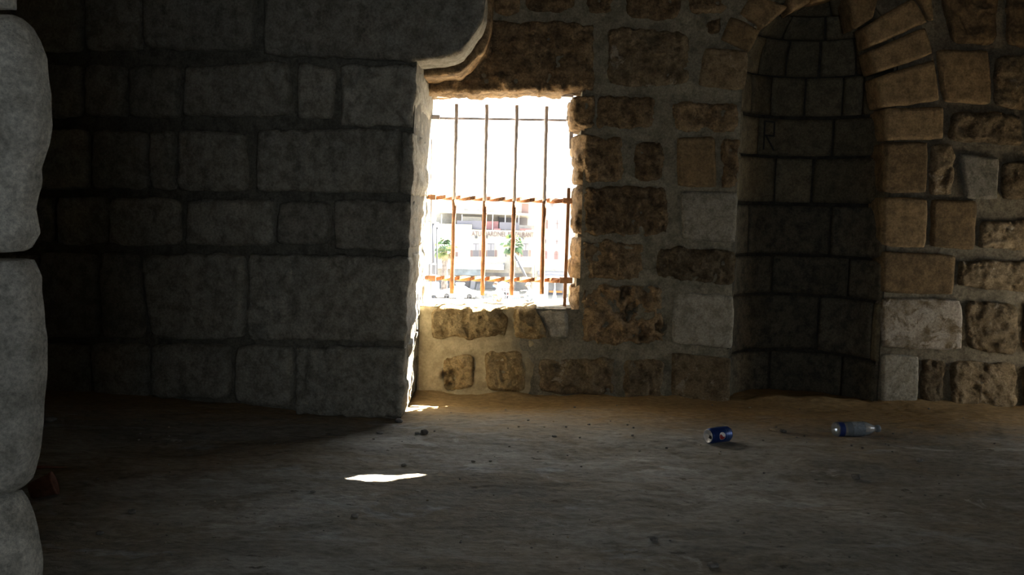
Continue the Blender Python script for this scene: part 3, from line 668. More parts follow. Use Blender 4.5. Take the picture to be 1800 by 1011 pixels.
for r, ar, mt in (((967, 355.5, 974, 363.5), False, 'grey_wall'), ((957, 386, 963.5, 402), True, 'shutter'), ((976, 386.5, 983, 402.5), True, 'pale_shutter'), ((956.5, 420.5, 960.5, 428.5), False, 'grey_wall'), ((976.5, 421, 981, 429), False, 'pale_shutter'),
                  ((955.5, 440.5, 962, 455), True, 'red_shutter'), ((974, 441, 981.5, 456), True, 'red_shutter')):
    f = window(r, Y2, tower, mt, 'facade', ar)
    xa, xb, za, zb = R(*r, Y2); MB().box((xa + xb) / 2 - .03, (xa + xb) / 2 + .03, Y2 - .16, Y2 - .1, za, zb).box(xa, xb, Y2 - .16, Y2 - .1, za + (zb - za) * .6 - .03, za + (zb - za) * .6 + .03).build('glazing_bar', M['shutter'], f)
bx('shop_awning', (945, 477, 992, 482.5), Y2, .1, 'pale_shutter', tower, 1.5); bx('canopy', (958, 483, 992, 491), Y2, .1, 'white', tower, 2)
bx('shopfront', (943, 491, 992, 520), Y2, .1, 'grey_wall', tower, .1); bx('shop_sign', (965, 511, 988, 514), Y2, .1, 'orange', tower, .4); bx('doorway', (964, 514.5, 988, 533), Y2, .1, 'dark_glass', tower, .2)
Y3 = 150.0
x0, x1, z0, z1 = R(968, 336, 1006, 356, Y3); dome = thing('domed_pavilion', ((x0 + x1) / 2, Y3, GZ), 'small rooftop pavilion with a green copper dome above the stone house', 'building')
MB().box(x0, x1, Y3, Y3 + 8, GZ, z1).build('wall', M['facade'], dome)
xa, xb, za, zb = R(975, 330, 999, 337, Y3); cxx = (xa + xb) / 2; MB().lathe([((xb - xa) / 2, za), ((xb - xa) / 2, zb)], Matrix.Translation((cxx, Y3 + 3, 0)), 20).build('drum', M['facade2'], dome, True)
for t in np.linspace(-2.6, -.55, 7):
    r = (xb - xa) / 2; p = (cxx + r * math.cos(t), Y3 + 3 + r * math.sin(t)); MB().box(p[0] - .22, p[0] + .22, p[1] - .1, p[1] + .3, za + .1, zb - .1).build('window', M['pale_shutter'], dome)
r = (xb - xa) / 2 * .78; MB().lathe([(r * math.cos(e), zb + r * .55 * math.sin(e)) for e in np.linspace(0, 1.5, 8)], Matrix.Translation((cxx, Y3 + 3, 0)), 20).build('dome', M['teal'], dome, True)
x0, x1, z0, z1 = R(919, 330, 944, 358, Y3 - 4); hut = thing('rooftop_block', ((x0 + x1) / 2, Y3 - 4, GZ), 'plain white rooftop block behind the restaurant terrace', 'building')
MB().box(x0, x1, Y3 - 4, Y3 + 2, GZ, z1).build('wall', M['white'], hut)

# palms
M['frond'] = plain('palm_green', (.07, .12, .065), .6, var=.35, scale=1.2); M['frond_pale'] = plain('palm_pale_green', (.17, .21, .08), .6, var=.3, scale=1.2); M['frond_dry'] = plain('dry_palm_skirt', (.22, .18, .12), .9, var=.3, scale=2); M['trunk'] = plain('palm_trunk', (.14, .12, .11), .95, var=.45, scale=4)
def palm(cx_, cy_, Y, rpx, label, sd, base=515):
    rd = random.Random(sd); c = PY(cx_, cy_, Y); b = np.array((c[0] + .1, Y, GZ)); r = rpx / F * Y
    root = thing('palm_tree', tuple(b), label, 'palm tree')
    n = 16; MB().lathe([(.42 - .12 * i / n + (.04 if i % 2 else 0), GZ + (c[2] - GZ) * i / n) for i in range(n + 1)], Matrix.Translation((b[0], Y, 0)), 14, True, .06, sd).build('trunk', M['trunk'], root, True)
    MB().lathe([(.32, c[2] - r * 1.0), (.42, c[2] - r * .8), (.48, c[2] - r * .4), (.3, c[2])], Matrix.Translation((b[0], Y, 0)), 14, True, .18, sd).build('dry_skirt', M['frond_dry'], root)
    for k in range(34):
        a = rd.uniform(0, 2 * math.pi); el = rd.uniform(-1.0, 1.25); L1 = r * rd.uniform(.4, .62); fr = r * rd.uniform(.38, .55)
        d = Vector((math.cos(a) * math.cos(el), math.sin(a) * math.cos(el), math.sin(el))); o = Vector((b[0], Y, c[2])); t = o + d * L1
        side = d.cross(Vector((0, 0, 1))).normalized(); upv = side.cross(d)
        v = [o + side * .04, o - side * .04, t - side * .03, t + side * .03]; f = [(0, 1, 2, 3)]
        m = 11
        for j in range(m):                                  # folded segments of the fan, drooping at the tips
            q = -1.25 + 2.5 * j / (m - 1); dd = (d * math.cos(q) + side * math.sin(q)); w = .5 * 2.5 / (m - 1)
            e1 = (d * math.cos(q - w) + side * math.sin(q - w)); e2 = (d * math.cos(q + w) + side * math.sin(q + w)); i0 = len(v); fold = upv * (.05 * r)
            v += [t, t + e1 * fr * .55 - fold, t + dd * fr * .6 + fold, t + e2 * fr * .55 - fold, t + dd * fr - Vector((0, 0, .3 * fr)) - upv * .1 * fr]
            f += [(i0, i0 + 1, i0 + 2), (i0, i0 + 2, i0 + 3), (i0 + 1, i0 + 4, i0 + 2), (i0 + 2, i0 + 4, i0 + 3)]
        mesh_obj('frond', v, f, M['frond_dry' if el < -.75 else ('frond_pale' if rd.random() < .4 else 'frond')], root)  # paler green picked at random per frond, lowest ones dry
palm(781, 437, 113, 23, 'fan palm in front of the restaurant, left of the two palms', 1); palm(900, 430, 111, 23, 'fan palm before the sign letters, right of the two palms', 2)

# street furniture
def pole(name, pts, r, mat, label, cat, extra=None):
    root = thing(name, pts[0], label, cat); MB().tube(pts, r, 8).build('pole', M[mat], root, True)
    if extra: extra(root)
    return root
Y4 = 108.0
b = PY(761, 500, Y4); t = PY(761.5, 394, Y4)
def lantern(root):
    h = PY(761.5, 377, Y4)[2]; MB().lathe([(.12, t[2]), (.32, t[2] + .25), (.36, t[2] + .8), (.2, h - .2), (.03, h)], Matrix.Translation((t[0], Y4, 0)), 8).build('lantern', M['grey_wall'], root)
    MB().lathe([(.5, GZ), (.5, PY(760, 465, Y4)[2]), (.22, PY(760, 462, Y4)[2])], Matrix.Translation((b[0] - .1, Y4, 0)), 10).build('pole_casing', M['steel'], root)
pole('street_lamp', [(b[0], Y4, GZ), (t[0], Y4, t[2])], .2, 'steel', 'tall street lamp with a lantern beside the left palm', 'street lamp', lantern)
b2 = PY(767, 460, Y4); t2 = PY(767, 400, Y4)
pole('lamp_post', [(b2[0] + .05, Y4 + 1, GZ), (t2[0], Y4 + 1, t2[2])], .09, 'steel', 'slender post with a round globe between street lamp and left palm', 'lamp post',
     lambda root: MB().lathe([(.34 * math.sin(q), t2[2] + .3 - .34 * math.cos(q)) for q in np.linspace(.05, 3.1, 8)], Matrix.Translation((t2[0], Y4 + 1, 0)), 12).build('globe', M['pale_shutter'], root, True))
p, q = PY(924, 486, Y4), PY(904, 446, Y4)
pole('leaning_pole', [(p[0] + .6, Y4, GZ), (p[0], Y4, p[2]), (q[0], Y4, q[2])], .16, 'steel', 'grey pole leaning against the right palm', 'pole')
def car(name, rect, Y, label, van=False):
    x0, x1, z0, z1 = R(*rect, Y); z0 = GZ; L = x1 - x0; H = max(1.35, z1 - z0); Wd = 1.75
    root = thing(name, ((x0 + x1) / 2, Y, GZ), label, 'car')
    prof = [(0, .25), (0, .55), (.04, .62), (.20, .68), (.32, .98), (.42, 1), (.66, 1), (.82, .70), (.97, .62), (1, .5), (1, .25)] if not van else [(0, .2), (0, .6), (.08, .68), (.2, .98), (.3, 1), (.97, 1), (1, .9), (1, .2)]
    MB().prism([(x0 + a * L, z0 + h * H) for a, h in prof], Y - Wd / 2, Y + Wd / 2).build('car_body', M['white'], root)
    for a0, a1, a2, a3 in (((.24, .33, .50, .50), (.52, .52, .66, .77)) if not van else ((.14, .22, .45, .45), (.5, .5, .9, .9))):
        hb, ht = (.70, .93)
        MB().prism([(x0 + a0 * L, z0 + hb * H), (x0 + a3 * L, z0 + hb * H), (x0 + a2 * L, z0 + ht * H), (x0 + a1 * L, z0 + ht * H)], Y - Wd / 2 - .02, Y - Wd / 2 + .05).build('car_window', M['car_glass'], root)
    for a in (.2, .8):
        for s in (-1, 1):
            w = MB().lathe([(.20, -.1), (.31, -.1), (.33, -.06), (.33, .06), (.31, .1), (.20, .1)], Matrix.Translation((x0 + a * L, Y + s * (Wd / 2 - .08), GZ + .33)) @ Matrix.Rotation(R_(90), 4, 'X'), 18).build('wheel', M['tyre'], root, True)
            MB().lathe([(.19, -.09), (.19, .09)], Matrix.Translation((x0 + a * L, Y + s * (Wd / 2 - .06), GZ + .33)) @ Matrix.Rotation(R_(90), 4, 'X'), 12).build('hub_cap', M['steel'], w, True)
car('parked_car', (773, 504, 839, 523), 106.5, 'white saloon car parked in the street before the doorway'); car('parked_van', (735, 497, 771, 521), 104.5, 'white van parked at the left edge of the view', True)
x0, x1, z0, z1 = R(802, 500, 815, 521, 101.5)
cab = thing('utility_cabinet', ((x0 + x1) / 2, 101.5, GZ), 'white box cabinet standing before the parked saloon car', 'cabinet'); MB().box(x0, x1, 101.5, 102.2, GZ, z1).build('box', M['white'], cab); MB().box(x0 - .08, x1 + .08, 101.4, 102.3, z1, z1 + .12).build('cap', M['white'], cab)
# railing along the quay
ry = 99.0; rz = PY(800, 527, ry)[2]; x0 = PY(745, 520, ry)[0]; x1 = PY(850, 520, ry)[0]
rl = thing('quay_railing', ((x0 + x1) / 2, ry, GZ), 'low steel railing along the quay below the parked cars', 'railing')
for zt in (GZ + 1.05, GZ + .65): MB().tube([(x0, ry, zt), (x1, ry, zt)], .03, 6).build('rail', M['steel'], rl)
for xx in np.linspace(x0, x1, 9): MB().tube([(xx, ry, GZ), (xx, ry, GZ + 1.1)], .04, 6).build('post', M['steel'], rl)
# market stall with parasol
ps = PY(884, 497, 98.0); par = thing('market_parasol', (ps[0], 98.0, GZ), 'white and blue parasol over a dark market stall', 'parasol')
n = 8; R0 = 1.1; zt = ps[2] + .2; rim = [(ps[0] + R0 * math.cos(2 * math.pi * j / n), 98 + R0 * math.sin(2 * math.pi * j / n), zt - .55) for j in range(n)]
for j in range(n): 
    a, c = rim[j], rim[(j + 1) % n]; MB().add([(ps[0], 98, zt), a, c, (c[0], c[1], c[2] - .12), (a[0], a[1], a[2] - .12)], [(0, 1, 2), (1, 4, 3, 2)]).build('panel', M['blue' if j in (4,) else 'white'], par)
MB().tube([(ps[0], 98, GZ), (ps[0], 98, zt)], .03, 6).build('pole', M['steel'], par)
x0, x1, z0, z1 = R(878, 504, 896, 527, 100); st = thing('stall_rack', ((x0 + x1) / 2, 100, GZ), 'dark rack of goods under the white and blue parasol', 'rack')
for j in range(4): MB().box(x0 + (x1 - x0) * j / 3 - .03, x0 + (x1 - x0) * j / 3 + .03, 100, 100.06, GZ, z1).build('upright', M['white'], st)
for j in range(4): MB().box(x0, x1, 100, 100.5, GZ + .3 + j * .4, GZ + .34 + j * .4).build('shelf', M['white'], st)
MB().box(x0, x1, 100.5, 100.55, GZ, z1).build('backing', M['dark_glass'], st)
for j in range(3):
    for k in range(3): MB().box(x0 + .1 + j * (x1 - x0) / 3, x0 + .1 + j * (x1 - x0) / 3 + .28, 100.1, 100.4, GZ + .34 + k * .4, GZ + .34 + k * .4 + .22).build('crate', M[('steel', 'red_shutter', 'grey_wall')[(j + k) % 3]], st)
x0, x1, z0, z1 = R(937, 495, 963, 540, 97); bd = thing('white_hoarding', ((x0 + x1) / 2, 97, GZ), 'white panel board standing right of the seated people', 'board'); MB().box(x0, x1, 97, 97.15, GZ, z1).build('panel', M['white'], bd)
for xx in (x0 + .1, x1 - .1): MB().box(xx - .05, xx + .05, 97.15, 97.3, GZ, z1).build('post', M['steel'], bd)
x0, x1, z0, z1 = R(976, 512, 979, 540, 97); sh = PY(975, 510, 97)
um = thing('folded_parasol', (sh[0], 97, GZ), 'folded pale blue parasol before the dark doorway at right', 'parasol'); MB().lathe([(.03, GZ), (.03, GZ + .4), (.28, GZ + .45), (.3, GZ + .8), (.1, sh[2]), (.02, sh[2] + .5)], Matrix.Translation((sh[0], 97, 0)), 10).build('cloth', M['pale_shutter'], um, True); MB().lathe([(.035, GZ), (.035, sh[2] + .9)], Matrix.Translation((sh[0], 97, 0)), 8).build('pole', M['white'], um)
bq = PY(983, 528, 96); bt_ = thing('boat_cover', (bq[0], 94, GZ), 'blue cloth covered heap at the lower right of the view', 'cover'); MB().prism([(bq[0] - .7, GZ), (bq[0] + .6, GZ), (bq[0] + .6, GZ + 1.2), (bq[0] - .2, GZ + .75)], 94, 95).build('cloth', M['blue'], bt_)

# rampart parapet and the two seated people
YP = 42.0; zp = PY(900, 533.5, YP)[2]
tag(MB().box(-12, 12, YP - 1.2, YP + 1.4, GZ - 3, zp).build('parapet_wall', M['stone_white']), 'low white sunlit parapet on which two people sit', 'parapet', kind='structure')
M['skin'] = plain('brown_skin', (.22, .11, .07), .6); M['shirt'] = plain('white_shirt', (.66, .66, .66), .9); M['trouser_tan'] = plain('tan_trousers', (.30, .19, .12), .9, var=.2, scale=5); M['trouser_grey'] = plain('grey_trousers', (.13, .14, .15), .9, var=.2, scale=5); M['hair'] = plain('dark_hair', (.05, .035, .03), .8); M['cap'] = plain('pale_cap', (.55, .55, .53), .9)
def skin_mesh(joints, edges, root, name, mat, parent, sub=1):
    me = bpy.data.meshes.new(name); me.from_pydata([j[:3] for j in joints], edges, []); o = bpy.data.objects.new(name, me); COL.objects.link(o)
    o.modifiers.new('s', 'SKIN'); o.modifiers.new('u', 'SUBSURF').levels = sub
    for i, j in enumerate(joints): sv = me.skin_vertices[0].data[i]; sv.radius = (j[3], j[3]); sv.use_root = i == root
    dg = bpy.context.evaluated_depsgraph_get(); dg.update(); m2 = bpy.data.meshes.new_from_object(o.evaluated_get(dg))
    v = [tuple(q.co) for q in m2.vertices]; f = [list(q.vertices) for q in m2.polygons]; bpy.data.objects.remove(o)
    return mesh_obj(name, v, f, mat, parent, True)
def sitter(px, label, lean, trousers, headwear, foot):
    """seated in profile facing left: knees drawn up, arms to the knees"""
    bse = PY(px, 533.5, YP); X0, Z0 = bse[0], zp
    root = thing('person', (X0, YP, Z0), label, 'person')
    P = lambda x, y, z, r: (X0 + x, YP + y, Z0 + z + .06, r)
    hip, chest, neck, head = P(.18, 0, .14, .15), P(.12 - lean * .6, 0, .48, .16), P(.05 - lean, 0, .66, .055), P(-.02 - lean, 0, .82, .10)
    J = [hip, chest, neck, P(0 - lean, 0, .74, .06), head, P(-.03 - lean, 0, .89, .085)]; E = [(0, 1), (1, 2), (2, 3), (3, 4), (4, 5)]
    for s in (-1, 1):
        k = len(J); J += [P(.10 - lean * .8, s * .2, .58, .06), P(-.10 - lean, s * .26, .38, .045), P(-.34 - foot, s * .14, .34, .035), P(-.42 - foot, s * .13, .33, .03)]; E += [(1, k), (k, k + 1), (k + 1, k + 2), (k + 2, k + 3)]
        for q, (dx, dz) in enumerate(((-.09, .03), (-.10, .01), (-.10, -.01), (-.08, -.03), (-.04, .05))):
            J.append(P(-.42 - foot + dx, s * (.13 + .012 * (q - 2)), .33 + dz, .009)); E.append((k + 3, len(J) - 1))
        k = len(J); J += [P(.12, s * .11, .13, .085), P(-.26 - foot, s * .13, .36, .06), P(-.20 - foot, s * .13, .02, .04), P(-.36 - foot, s * .13, -.015, .035)]; E += [(0, k), (k, k + 1), (k + 1, k + 2), (k + 2, k + 3)]
    skin_mesh(J, E, 0, 'body', M['skin'], root)
    b = len(J)
    skin_mesh([P(.20, 0, .12, .19), P(.17 - lean * .3, 0, .32, .20), P(.12 - lean * .6, 0, .5, .20), P(.06 - lean, 0, .64, .09), P(.10 - lean * .8, -.22, .56, .085), P(-.08 - lean, -.27, .40, .07), P(.10 - lean * .8, .22, .56, .085), P(-.08 - lean, .27, .40, .07)], [(0, 1), (1, 2), (2, 3), (2, 4), (4, 5), (2, 6), (6, 7)], 0, 'shirt', M['shirt'], root)
    skin_mesh([P(.16, 0, .12, .17), P(.10, -.11, .14, .11), P(-.26 - foot, -.13, .37, .085), P(-.21 - foot, -.13, .12, .06), P(.10, .11, .14, .11), P(-.26 - foot, .13, .37, .085), P(-.21 - foot, .13, .12, .06)], [(0, 1), (1, 2), (2, 3), (0, 4), (4, 5), (5, 6)], 0, 'trousers', M[trousers], root)
    hx_, hz = head[0], head[2]
    MB().lathe([(.118 * math.sin(t), .118 * -math.cos(t) * .95) for t in np.linspace(1.7, 3.1, 7)], Matrix.Translation((hx_ + .012, YP, hz + .03)), 14).build('hair' if headwear == 'hair' else 'cap', M[headwear], root, True)
    MB().tube([(hx_ - .09, YP, hz + .02), (hx_ - .135, YP, hz - .01), (hx_ - .09, YP, hz - .03)], .018, 6).build('nose', M['skin'], root, True)
    for s in (-1, 1): MB().lathe([(.012, -.01), (.025, 0), (.012, .01)], Matrix.Translation((hx_ + .015, YP + s * .10, hz)) @ Matrix.Rotation(R_(90), 4, 'X'), 8).build('ear', M['skin'], root, True)
sitter(875, 'person in white shirt and tan trousers sitting hunched on the parapet', .10, 'trouser_tan', 'hair', .0)
sitter(928, 'person in white shirt, pale cap and grey trousers sitting upright on the parapet', .0, 'trouser_grey', 'cap', -.1)
x0, x1, z0, z1 = R(891, 513, 914, 531, YP - .5)
bag = thing('plastic_bag', ((x0 + x1) / 2, YP - .5, zp), 'full white plastic bag with blue print between the two seated people', 'bag')
MB().prism([(x0 - .05, zp), (x1, zp), (x1 + .02, zp + .25), (x1 - .06, z1), (x0 + .18, z1), (x0 + .02, zp + .22)], YP - .6, YP - .35).build('sack', M['white'], bag)
xa, xb, za, zb = R(900, 523, 914, 527, YP - .6); wq = (xb - xa) / 5
for j in range(4): MB().box(xa + j * wq * 1.2, xa + j * wq * 1.2 + wq, YP - .606, YP - .6, za, zb + .02 * (j % 2)).build('printed_letter', M['blue'], bag)

# ------------------------------------------------------------------ window grille
def rust_mat():
    m, nt, b = new_mat('rusty_iron'); L = nt.links.new
    v, _ = coords(nt, False); n = noise(nt, v, 22, 5, .65)
    r = ramp(nt, [(.3, (.20, .095, .05)), (.55, (.34, .17, .085)), (.75, (.46, .28, .16))]); L(n, r.inputs[0])
    L(r.outputs[0], b.inputs['Base Color']); b.inputs['Roughness'].default_value = .85
    bm = nt.nodes.new('ShaderNodeBump'); bm.inputs['Strength'].default_value = .6; bm.inputs['Distance'].default_value = .004; L(n, bm.inputs['Height']); L(bm.outputs[0], b.inputs['Normal'])
    return m
M['rust'] = rust_mat()
M['glare_pale'] = plain('glare_paled_iron', (.66, .62, .63), .7, var=.25, scale=25)  # upper ironwork, paled by window glare put into the colour
YG = YB + .19
g0 = PY(878, 530, YG)
grille = thing('window_grille', (g0[0], YG, ZS), 'rusty iron bar grille with twisted rails in the window opening', 'window bars')
def gp(x, y, dy=0): p = PY(x, y, YG); return (p[0], YG + dy, p[2])
for (xa, ya), (xb, yb) in (((803, 183), (794, 516)), ((856, 184), (848, 519)), ((909, 185), (899, 519)), ((961, 187), (952, 517))):
    split = .52
    pts = [np.array(gp(xa, ya)) * (1 - t) + np.array(gp(xb, yb)) * t for t in np.linspace(0, 1, 25)]
    rj = random.Random(int(xa))
    pts = [p + np.array((rj.uniform(-.0012, .0012), 0, 0)) for p in pts]
    bar = MB().tube(pts[12:], [.0112 + rj.uniform(-.0014, .0018) for _ in pts[12:]], 10).build('bar', M['rust'], grille, True)
    MB().tube(pts[:13], [.0098 + .0012 * i / 12 for i in range(13)], 10).build('glare_paled_length', M['glare_pale'], bar, True)
def rail(pa, pb, r, mat, twist=0.0, n=60, sq=True, name='rail'):
    pts = [np.array(gp(*pa, .022)) * (1 - t) + np.array(gp(*pb, .022)) * t for t in np.linspace(0, 1, n)]
    return MB().tube(pts, r, 8, twist, sq).build(name, mat, grille, not sq)
rail((758, 207), (1006, 211), .0085, M['glare_pale'])
rail((748, 346), (1006, 354), .0145, M['rust'], .26); rail((746, 489), (1006, 494), .0145, M['rust'], .26)
for x0, y0, x1, y1, mt in ((757, 342, 766, 351, 'rust'), (990, 348, 1006, 357, 'rust'), (755, 484, 766, 494, 'rust'), (984, 488, 1006, 498, 'rust'), (759, 202, 773, 210, 'glare_pale'), (996, 204, 1008, 213, 'glare_pale'), (762, 166, 786, 170, 'glare_pale'), (986, 166, 1008, 171, 'glare_pale')):
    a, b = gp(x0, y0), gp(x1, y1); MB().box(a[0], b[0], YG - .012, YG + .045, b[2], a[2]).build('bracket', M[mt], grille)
a, b, c, d = gp(1001, 232), gp(1006, 262), gp(1000, 330), gp(992, 545)
MB().tube([c, d], .012, 8, 0, True).build('side_bar', M['rust'], grille); MB().box(a[0], a[0] + .02, YG - .01, YG + .02, b[2], a[2]).build('bracket', M['glare_pale'], grille)
MB().tube([gp(759, 245), gp(757, 530)], .004, 6).build('side_wire', M['glare_pale'], grille)

# ------------------------------------------------------------------ things lying on the floor
M['can_blue'] = plain('blue_can_print', (.012, .045, .20), .3, .4, var=.15, scale=60)
M['alu'] = plain('bare_aluminium', (.62, .62, .62), .45, .3, var=.05)
M['hole'] = plain('dark_opening', (.01, .01, .01), .8)
M['can_white'] = plain('white_can_print', (.7, .7, .72), .35, .1); M['can_red'] = plain('red_can_print', (.32, .02, .025), .35, .1)
M['can_pale'] = plain('pale_blue_can_print', (.12, .22, .42), .35, .3)
cp = PF(1262, 781); cx, cy = cp[0], cp[1]; cr = .033
can = thing('drink_can', (cx, cy, fh(cx, cy)), 'empty blue drink can with round red and white emblem lying on the floor', 'can')
ax = Vector((-.88, -.47, 0)).normalized(); CM = Matrix.Translation((cx, cy, fh(cx, cy) + cr + .001)) @ ax.to_track_quat('Z', 'X').to_matrix().to_4x4()
Lc = .118
body = MB().lathe([(.024, -Lc / 2), (.0262, -Lc / 2 + .001), (.031, -Lc / 2 + .009), (cr, -Lc / 2 + .013), (cr, 0), (cr, Lc / 2 - .018), (.031, Lc / 2 - .012), (.0275, Lc / 2 - .005), (.0262, Lc / 2 - .009)], CM, 40).build('can_body', M['can_blue'], can, True)
lid = MB().lathe([(.0265, Lc / 2 - .004), (.0278, Lc / 2 - .003), (.0285, Lc / 2 - .001), (.0278, Lc / 2), (.0262, Lc / 2), (.0245, Lc / 2 - .003), (.0235, Lc / 2 - .005), (.001, Lc / 2 - .005)], CM, 40, False).build('lid', M['alu'], can, True)
ctoc = (CM.inverted().to_3x3() @ Vector((-cx, -cy, .6))).normalized(); phi = math.atan2(ctoc.y, ctoc.x)
z = Lc / 2 - .0045
op = [CM @ Vector((.0145 * math.cos(t) * 1.0 + 0, .010 * math.sin(t), z)) for t in np.linspace(0, 2 * math.pi, 20, False)]
rgt = (CM.inverted().to_3x3() @ Vector((.47, -.88, -.2))); ang = math.atan2(rgt.y, rgt.x)
def lidpt(u, v, dz=0): return CM @ Vector((u * math.cos(ang) - v * math.sin(ang), u * math.sin(ang) + v * math.cos(ang), z + dz))
n = 20; o1 = [lidpt(.0115 + .0105 * math.cos(t), .0075 * math.sin(t), .0004) for t in np.linspace(0, 2 * math.pi, n, False)]; o2 = [lidpt(.0115 + .0105 * math.cos(t), .0075 * math.sin(t), -.002) for t in np.linspace(0, 2 * math.pi, n, False)]
MB().add(o1 + o2, [tuple(range(n))] + [(i, (i + 1) % n, n + (i + 1) % n, n + i) for i in range(n)]).build('mouth_hole', M['hole'], lid)
tb = MB(); tn = [lidpt(-.006 + .012 * math.cos(t), .0065 * math.sin(t), .0016) for t in np.linspace(0, 2 * math.pi, 16, False)]; tn2 = [lidpt(-.006 + .012 * math.cos(t), .0065 * math.sin(t), .0006) for t in np.linspace(0, 2 * math.pi, 16, False)]
tb.add(tn + tn2, [tuple(range(16)), tuple(range(16, 32))[::-1]] + [(i, (i + 1) % 16, 16 + (i + 1) % 16, 16 + i) for i in range(16)]).build('ring_pull', M['alu'], lid)
phi0 = phi - .12                                       # centre of the emblem, towards the viewer
def decal(name, fn, mat, off):
    """print on the can's side: fn(a, h) -> inside"""
    v = []; f = []; N1 = 44; R = cr + off; A = .022
    for i in range(N1 + 1):
        for j in range(N1 + 1):
            u, w = -A + 2 * A * i / N1, -A + 2 * A * j / N1
            t = phi0 + u / cr; v.append(CM @ Vector((R * math.cos(t), R * math.sin(t), w + .006)))
    for i in range(N1):
        for j in range(N1):
            u, w = -A + 2 * A * (i + .5) / N1, -A + 2 * A * (j + .5) / N1
            if fn(u, w): q = i * (N1 + 1) + j; f.append((q, q + N1 + 1, q + N1 + 2, q + 1))
    return mesh_obj(name, v, f, mat, body, True)
sgn = 1 if (CM.to_3x3() @ Vector((-math.sin(phi0), math.cos(phi0), 0))).z > 0 else -1
decal('emblem_white', lambda u, w: u * u + w * w < .0165 ** 2, M['can_white'], .0002)
decal('emblem_red', lambda u, w: u * u + w * w < .0150 ** 2 and sgn * u < .002 + .006 * math.sin(w * 180), M['can_red'], .0004)
bt = []
def band(name, w0, w1, mat):
    v = [CM @ Vector(((cr + .0002) * math.cos(t), (cr + .0002) * math.sin(t), w)) for w in (w0, w1) for t in np.linspace(phi0 - 1.0, phi0 + 1.0, 25)]
    return mesh_obj(name, v, [(i, i + 1, 26 + i, 25 + i) for i in range(24)], mat, body, True)
band('print_stripe', -.024, -.0215, M['can_pale']); band('print_stripe', -.034, -.032, M['can_pale']); band('print_stripe', -.043, -.040, M['can_pale'])

bp = PF(1505, 763); bx, by = bp[0], bp[1]
M['pet'] = plain('clear_plastic', (.80, .88, .95), .12, 0, Transmission_Weight=.75, IOR=1.33, Specular_IOR_Level=.8)
M['bottle_label'] = plain('blue_bottle_label', (.012, .035, .17), .4, var=.3, scale=60); M['frost'] = plain('pale_bottle_label', (.20, .24, .28), .5, var=.2, scale=70)
bottle = thing('plastic_bottle', (bx, by, fh(bx, by)), 'crumpled clear plastic bottle with blue label lying below the niche', 'bottle')
bax = Vector((.985, .17, .0)).normalized(); BM = Matrix.Translation((bx, by, fh(bx, by) + .034)) @ bax.to_track_quat('Z', 'Y').to_matrix().to_4x4()
pr = [(.012, -.108), (.026, -.110), (.031, -.106), (.0325, -.098), (.031, -.088), (.0325, -.078), (.0305, -.068), (.0325, -.058), (.0325, -.02), (.030, -.012), (.0325, -.004), (.0325, .030), (.030, .045), (.024, .062), (.017, .078), (.0135, .086), (.0135, .094), (.0155, .095), (.0155, .098), (.0135, .099), (.0135, .110)]
MB().lathe(pr, BM, 28, True, .05, 3).build('bottle_body', M['pet'], bottle, True)
MB().lathe([(.0332, -.097), (.0335, -.082), (.0332, -.070)], BM, 28, False).build('label_remnant', M['bottle_label'], bottle, True)
MB().lathe([(.0333, -.030), (.0336, -.010), (.0336, .010), (.0333, .028)], BM, 28, False, .02, 5).build('label', M['frost'], bottle, True)
MB().lathe([(.0165, .099), (.0165, .111), (.015, .113), (.001, .113)], BM, 20, True).build('bottle_cap', M['frost'], bottle, True)

M['clay'] = plain('red_brown_clay', (.24, .11, .075), .85, var=.3, scale=40, bump=.3)
kp = PF(76, 877); kx, ky = kp[0], kp[1]
cup = thing('clay_cup', (kx, ky, fh(kx, ky)), 'small red brown clay cup lying on its side by the pale jamb', 'cup')
KM = Matrix.Translation((kx, ky, fh(kx, ky) + .033)) @ Vector((.80, .30, .28)).to_track_quat('Z', 'Y').to_matrix().to_4x4()
MB().lathe([(.020, -.038), (.026, -.038), (.030, -.02), (.034, .01), (.037, .034), (.038, .038), (.036, .038), (.0335, .012), (.028, -.02), (.022, -.033), (.001, -.034)], KM, 28, True, .02, 2).build('cup_wall', M['clay'], cup, True)
MB().lathe([(.0375, .030), (.0395, .033), (.0395, .038), (.0375, .039)], KM, 28, False, .015, 4).build('rim', M['clay'], cup, True)

M['pebble'] = stone_mat('grey_pebble', (.22, .21, .195), (.33, .315, .29), (.15, .14, .13), bump=.4, var=.3)
M['pebble_pale'] = stone_mat('pale_pebble', (.38, .33, .24), (.48, .42, .31), (.28, .22, .14), bump=.4, var=.2)
def pebble(x, y, wpx, label, group=None, mat='pebble', flat=.5, sd=0, name='pebble', yaw=0.0, el=1.0):
    p = PF(x, y + wpx * .2); r = wpx / 2 * p[1] / F
    b = bmesh.new(); bmesh.ops.create_icosphere(b, subdivisions=3 if wpx > 9 else 2, radius=1)
    v = np.array([q.co for q in b.verts]); f = [[w.index for w in q.verts] for q in b.faces]; b.free()
    v *= (1 + .22 * fbm(v * 1.6 + sd * 3.1, 3, sd + 100))[:, None]; v = np.sign(v) * np.abs(v) ** .9
    v = v * r * np.array([el, .85, flat]); c, s = math.cos(yaw), math.sin(yaw)
    v = np.stack([v[:, 0] * c - v[:, 1] * s, v[:, 0] * s + v[:, 1] * c, v[:, 2]], 1); v[:, 2] -= v[:, 2].min() + .12 * r * flat
    o = mesh_obj(name, v, f, M[mat], None, True); o.location = (p[0], p[1], fh(p[0], p[1])); return tag(o, label, 'pebble', group)
pebble(746, 763, 13, 'larger of two dark grey pebbles side by side near the pier corner', sd=1, flat=.75)
pebble(734, 763, 10, 'smaller of two dark grey pebbles side by side near the pier corner', sd=2)
pebble(667, 757, 13, 'flat dark chip of stone beside the foot of the pier', sd=3, flat=.35)
